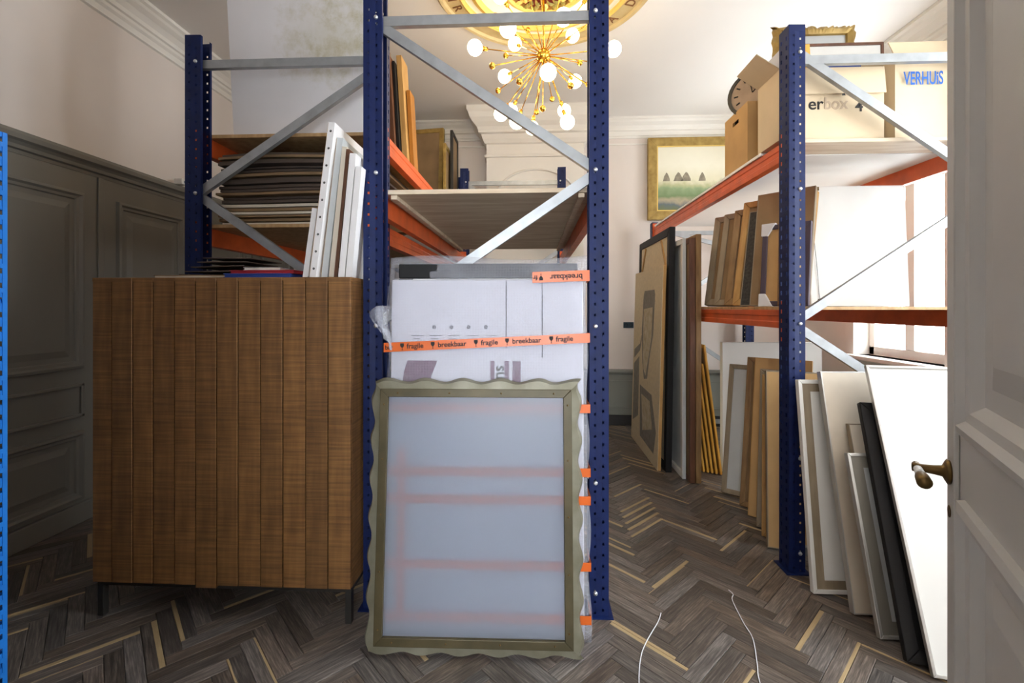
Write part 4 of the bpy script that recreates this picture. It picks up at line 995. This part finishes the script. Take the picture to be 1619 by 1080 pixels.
# ------------------------------------------------------------------ boxes on the top right shelf
ZB = 2.323
def carton(name, label, x0, x1, y0, y1, h, mat='card', flaps=(), handle=False, z=ZB):
    cxx, cyy = (x0 + x1) / 2, (y0 + y1) / 2; o = thing(name, label, 'box', (cxx, cyy, z)); w, d, t = (x1 - x0) / 2, (y1 - y0) / 2, .005
    m = MB().box(-w, w, -d, d, 0, t).box(-w, w, -d, -d + t, t, h).box(-w, w, d - t, d, t, h).box(w - t, w, -d + t, d - t, t, h)
    if handle:
        ha, hb, hz0, hz1 = -.045, .045, h - .085, h - .058
        m.box(-w, -w + t, -d + t, ha, t, h).box(-w, -w + t, hb, d - t, t, h).box(-w, -w + t, ha, hb, t, hz0).box(-w, -w + t, ha, hb, hz1, h)
    else: m.box(-w, -w + t, -d + t, d - t, t, h)
    m.build('box_body', M[mat], o)
    for side, ang, L in flaps:
        f = MB().box(-w if side in 'fb' else -d, w if side in 'fb' else d, 0, L, -t / 2, t / 2)
        q = f.build('flap', M[mat], o, bevel=.001)
        rz = {'f': math.pi, 'b': 0, 'l': math.pi / 2, 'r': -math.pi / 2}[side]
        pos = {'f': (0, -d, h), 'b': (0, d, h), 'l': (-w, 0, h), 'r': (w, 0, h)}[side]
        q.matrix_local = Matrix.Translation(pos) @ Matrix.Rotation(rz, 4, 'Z') @ Matrix.Rotation(R(ang), 4, 'X')
    return o
M['card_w'] = pm('pale_box_card', '#d8c4a4', 0.8, var=0.04, scale=5)
b1 = carton('moving_box', 'open moving box marked with a 4 behind the blue upright', 1.352, 1.908, 2.60, 2.845, .392, 'card_w', (('f', -84, .15), ('l', 34, .15), ('b', 80, .10)))
def on_front(o, w, d, items):
    for s, size, x, z, mt, yo in items:
        q = link('box_print', text_mesh('box_print', s, size, M[mt], .0005, 'LEFT', size * .014), o); q.matrix_local = Matrix.Translation((x, -d - .0008, z)) @ RXm @ Matrix.Diagonal((yo, 1, 1, 1))
on_front(b1, .278, .1225, [('er', .092, -.125, .165, 'ink', 1.0), ('box', .092, -.042, .165, 'fade', .9), ('4', .085, .125, .150, 'ink', 1.0)])
MB().prism([(.045, .232), (.065, .232), (.055, .262)], -.1235 - .014, -.1235 - .0132, 'y').build('arrow_mark', M['ink'], b1)
b2 = carton('moving_box', 'moving box with large blue lettering at the right of the shelf', 1.965, 2.41, 2.60, 2.91, .44, 'card_w', (('f', 115, .12), ('b', 120, .12), ('r', 80, .1)))
on_front(b2, .2225, .165, [('VERHUiS', .100, -.185, .285, 'bluink', .54)])
b3 = carton('moving_box', 'brown open box with a hand hole left of the clutter', 1.352, 1.80, 2.98, 3.325, .385, 'card', (), True)
# contents
t = thing('round_clock', 'round brown clock face sticking out of the hand hole box', 'clock'); t.matrix_world = pose((1.445, 3.10, 2.81), -42, 4, 0)
MB().lathe([(.001, -.012), (.125, -.012), (.135, -.004), (.135, .018), (.001, .018)], (0, 0, 0), 32, Matrix.Rotation(R(90), 3, 'X')).build('clock_dial', M['clock'], t)
MB().lathe([(.135, -.02), (.155, -.01), (.158, .02), (.135, .024)], (0, 0, 0), 32, Matrix.Rotation(R(90), 3, 'X'), True).build('clock_rim', M['iron'], t)
for a in range(12):
    q = MB().box(-.004, .004, -.0215, -.0185, .09, .115).build('hour_mark', M['black'], t); q.rotation_euler = (0, R(30 * a), 0)
    for v in q.data.vertices: v.co.y += .0
MB().bar((0, -.021, 0), (.05, -.021, .05), .006, .002).build('clock_hand', M['black'], t); MB().bar((0, -.023, 0), (-.02, -.023, .085), .005, .002).build('clock_hand', M['black'], t)
t = thing('dark_bowl', 'dark round bowl half hidden behind the hand hole box rim', 'bowl', (1.46, 3.225, 2.62))
MB().lathe([(.001, 0), (.05, .004), (.075, .05), (.08, .13), (.074, .13), (.068, .05), (.045, .012), (.001, .01)], (0, 0, 0), 24).build('bowl_body', M['black'], t, smooth=True)
MB().lathe([(.074, .128), (.085, .13), (.085, .14), (.074, .14)], (0, 0, 0), 24, None, True).build('bowl_rim', M['iron'], t)
for i, (nm, lb, x, y, z, L, h, th, ln, mt) in enumerate((('white_book', 'white book upright in the open box marked 4', 1.40, 2.66, 2.33, .15, .52, .03, -2, 'whitecard'), ('amber_book', 'amber book upright beside the white book', 1.436, 2.66, 2.33, .15, .49, .03, -2, 'amber'), ('dark_book', 'dark red book upright in the open box marked 4', 1.472, 2.67, 2.33, .14, .48, .03, -2, 'walnut'), ('pale_tilted_book', 'pale tilted book leaning above the open box flap', 1.52, 2.65, 2.33, .16, .58, .022, -3.5, 'card_l'), ('yellow_book', 'yellow book next to the pale tilted book', 1.552, 2.66, 2.33, .15, .55, .03, -3.5, 'yellow'))):
    t = thing(nm, lb, 'book'); t.matrix_world = Matrix.Translation((x, y, z)) @ Matrix.Rotation(R(ln), 4, 'Y')
    MB().box(0, .003, 0, L, 0, h).box(th - .003, th, 0, L, 0, h).box(.003, th - .003, 0, .003, 0, h).build('cover', M[mt], t); MB().box(.003, th - .003, .004, L - .004, .004, h - .004).build('pages', M['card_l'], t)
o = framed('dark_framed_print', 'print with white mount in thin dark frame behind the moving boxes', 'picture frame', .62, .735, .02, .018, (1.52, 3.0 - .03, ZB), 0, 2, 0, mf='walnut', mp='greymat', mount=.08)
o.location = (1.56, 2.945, ZB)
MB().box(.10, .50, .0085, .0095, .50, .60).build('print_block', M['navy'], o); MB().box(.16, .30, .0078, .0085, .52, .56).build('print_block', M['redpaint'], o)
# ornate gilt frame behind it
t = thing('ornate_gilt_frame', 'ornate carved gilt frame topmost on the right rack', 'picture frame'); t.matrix_world = pose((1.72, 3.36, ZB), 0, 1.5, 0)
random.seed(5)
def carved(p0, p1, inn, L):
    p0, p1, inn = Vector(p0), Vector(p1), Vector(inn); n = 40; v, f = [], []
    for i in range(n + 1):
        s = i / n
        def at(dep, y):
            r = p0 + (p1 - p0).normalized() * (dep + (L - 2 * dep) * s) + inn * dep; return (r.x, y, r.z)
        k = random.uniform(-.010, .010)
        v += [at(k, .03), at(.015 + k, .0), at(.04, -.018 + random.uniform(-.006, .006)), at(.065, .0), at(.07, .03)]
    for i in range(n):
        for j in range(5): f.append((5 * i + j, 5 * i + (j + 1) % 5, 5 * i + 5 + (j + 1) % 5, 5 * i + 5 + j))
    MB().add(v, f).build('carved_rail', M['gilt'], t)
w_, h_ = .58, 1.10
carved((0, 0, 0), (w_, 0, 0), (0, 0, 1), w_); carved((0, 0, h_), (w_, 0, h_), (0, 0, -1), w_); carved((0, 0, 0), (0, 0, h_), (1, 0, 0), h_); carved((w_, 0, 0), (w_, 0, h_), (-1, 0, 0), h_)
MB().box(.06, w_ - .06, .02, .026, .06, h_ - .06).build('picture', M['greymat'], t)

# ------------------------------------------------------------------ landscape painting on the back wall
o = framed('landscape_painting', 'gilt framed landscape with thatched huts hung on the back wall', 'painting', 1.12, .96, .06, .10, (1.335, 5.44, 2.425), 0, 0, 0, mf='gilt', mp='canvas')
def landscape():
    m = bpy.data.materials.new('painted_landscape'); m.use_nodes = True; nt = m.node_tree; n = nt.nodes; l = nt.links; p = n['Principled BSDF']; p.inputs['Roughness'].default_value = .5
    tc = n.new('ShaderNodeTexCoord'); sp = n.new('ShaderNodeSeparateXYZ'); l.new(tc.outputs['Object'], sp.inputs[0])
    nz = n.new('ShaderNodeTexNoise'); nz.inputs['Scale'].default_value = 9; nz.inputs['Detail'].default_value = 6; l.new(tc.outputs['Object'], nz.inputs[0])
    ad = n.new('ShaderNodeMath'); ad.operation = 'MULTIPLY_ADD'; l.new(nz.outputs['Fac'], ad.inputs[0]); ad.inputs[1].default_value = .16; l.new(sp.outputs[2], ad.inputs[2])
    mr = n.new('ShaderNodeMapRange'); mr.inputs['From Min'].default_value = .18; mr.inputs['From Max'].default_value = .95; l.new(ad.outputs[0], mr.inputs[0])
    rp = n.new('ShaderNodeValToRGB'); e = rp.color_ramp.elements; e[0].position = 0; e[0].color = lin('#6d7446'); e[1].position = 1; e[1].color = lin('#dfd9c2')
    for ps, c_ in ((.08, '#5f6a6e'), (.16, '#a99c80'), (.24, '#6f8558'), (.34, '#8a9d74'), (.40, '#b4b487'), (.46, '#d9d3b6'), (.7, '#e6e1cc')):
        x = e.new(ps); x.color = lin(c_)
    l.new(mr.outputs[0], rp.inputs[0]); l.new(rp.outputs[0], p.inputs['Base Color']); return m
M['land'] = landscape(); M['hut'] = pm('painted_hut', '#8f8571', .6, var=.15, scale=25)
for ch_ in o.children:
    if ch_.name.startswith('picture'): ch_.data.materials[0] = M['land']
for x, s in ((.21, .8), (.345, 1.05), (.435, 1.1), (.62, .8)):
    MB().prism([(x - .05 * s, .45), (x + .05 * s, .45), (x + .05 * s, .475), (x + .02 * s, .525 * 1 + .015 * s), (x, .535 + .02 * s), (x - .03 * s, .51)], .0088, .0098, 'y').build('painted_hut', M['hut'], o)
MB().box(.10, .112, .002, .008, .10, .86).box(1.008, 1.02, .002, .008, .10, .86).box(.112, 1.008, .002, .008, .848, .86).box(.112, 1.008, .002, .008, .10, .112).build('inner_fillet', M['goldp'], o)

# ------------------------------------------------------------------ small things
def string(label, pts):
    P = [Vector(p) for p in pts]; q = []
    for i in range(len(P) - 1):
        for s in range(6): 
            t_ = s / 6; p0, p1, p2, p3 = P[max(i - 1, 0)], P[i], P[i + 1], P[min(i + 2, len(P) - 1)]
            q.append(.5 * ((2 * p1) + (p2 - p0) * t_ + (2 * p0 - 5 * p1 + 4 * p2 - p3) * t_ ** 2 + (3 * p1 - p0 - 3 * p2 + p3) * t_ ** 3))
    q.append(P[-1]); base = P[0].copy(); base.z = 0
    o = MB().tube([p - base for p in q], .0022, 6).build('string', M['string'], smooth=True, label=label, cat='string', group='strings on the floor'); o.location = base
string('white string curling on the parquet beside the middle blue upright', [(x, y, .0025) for x, y in ((.58, 2.13), (.548, 2.066), (.47, 1.946), (.426, 1.857), (.391, 1.735), (.37, 1.60))])
string('thin white string in the middle of the open parquet aisle', [(x, y, .0025) for x, y in ((.961, 2.32), (.968, 2.285), (.945, 2.238), (.927, 2.084), (.922, 1.986), (.874, 1.846), (.844, 1.768), (.82, 1.65))])
t = thing('wall_bracket', 'small white bracket on the panel cap beside the left rack', 'bracket', (XL + .07, 3.62, 2.40))
MB().box(-.02, .05, -.03, .03, .0, .05).build('bracket_body', M['white_paint'], t, bevel=.006); MB().box(.05, .07, -.012, .012, .015, .03).build('bracket_tip', M['galv'], t, bevel=.003)
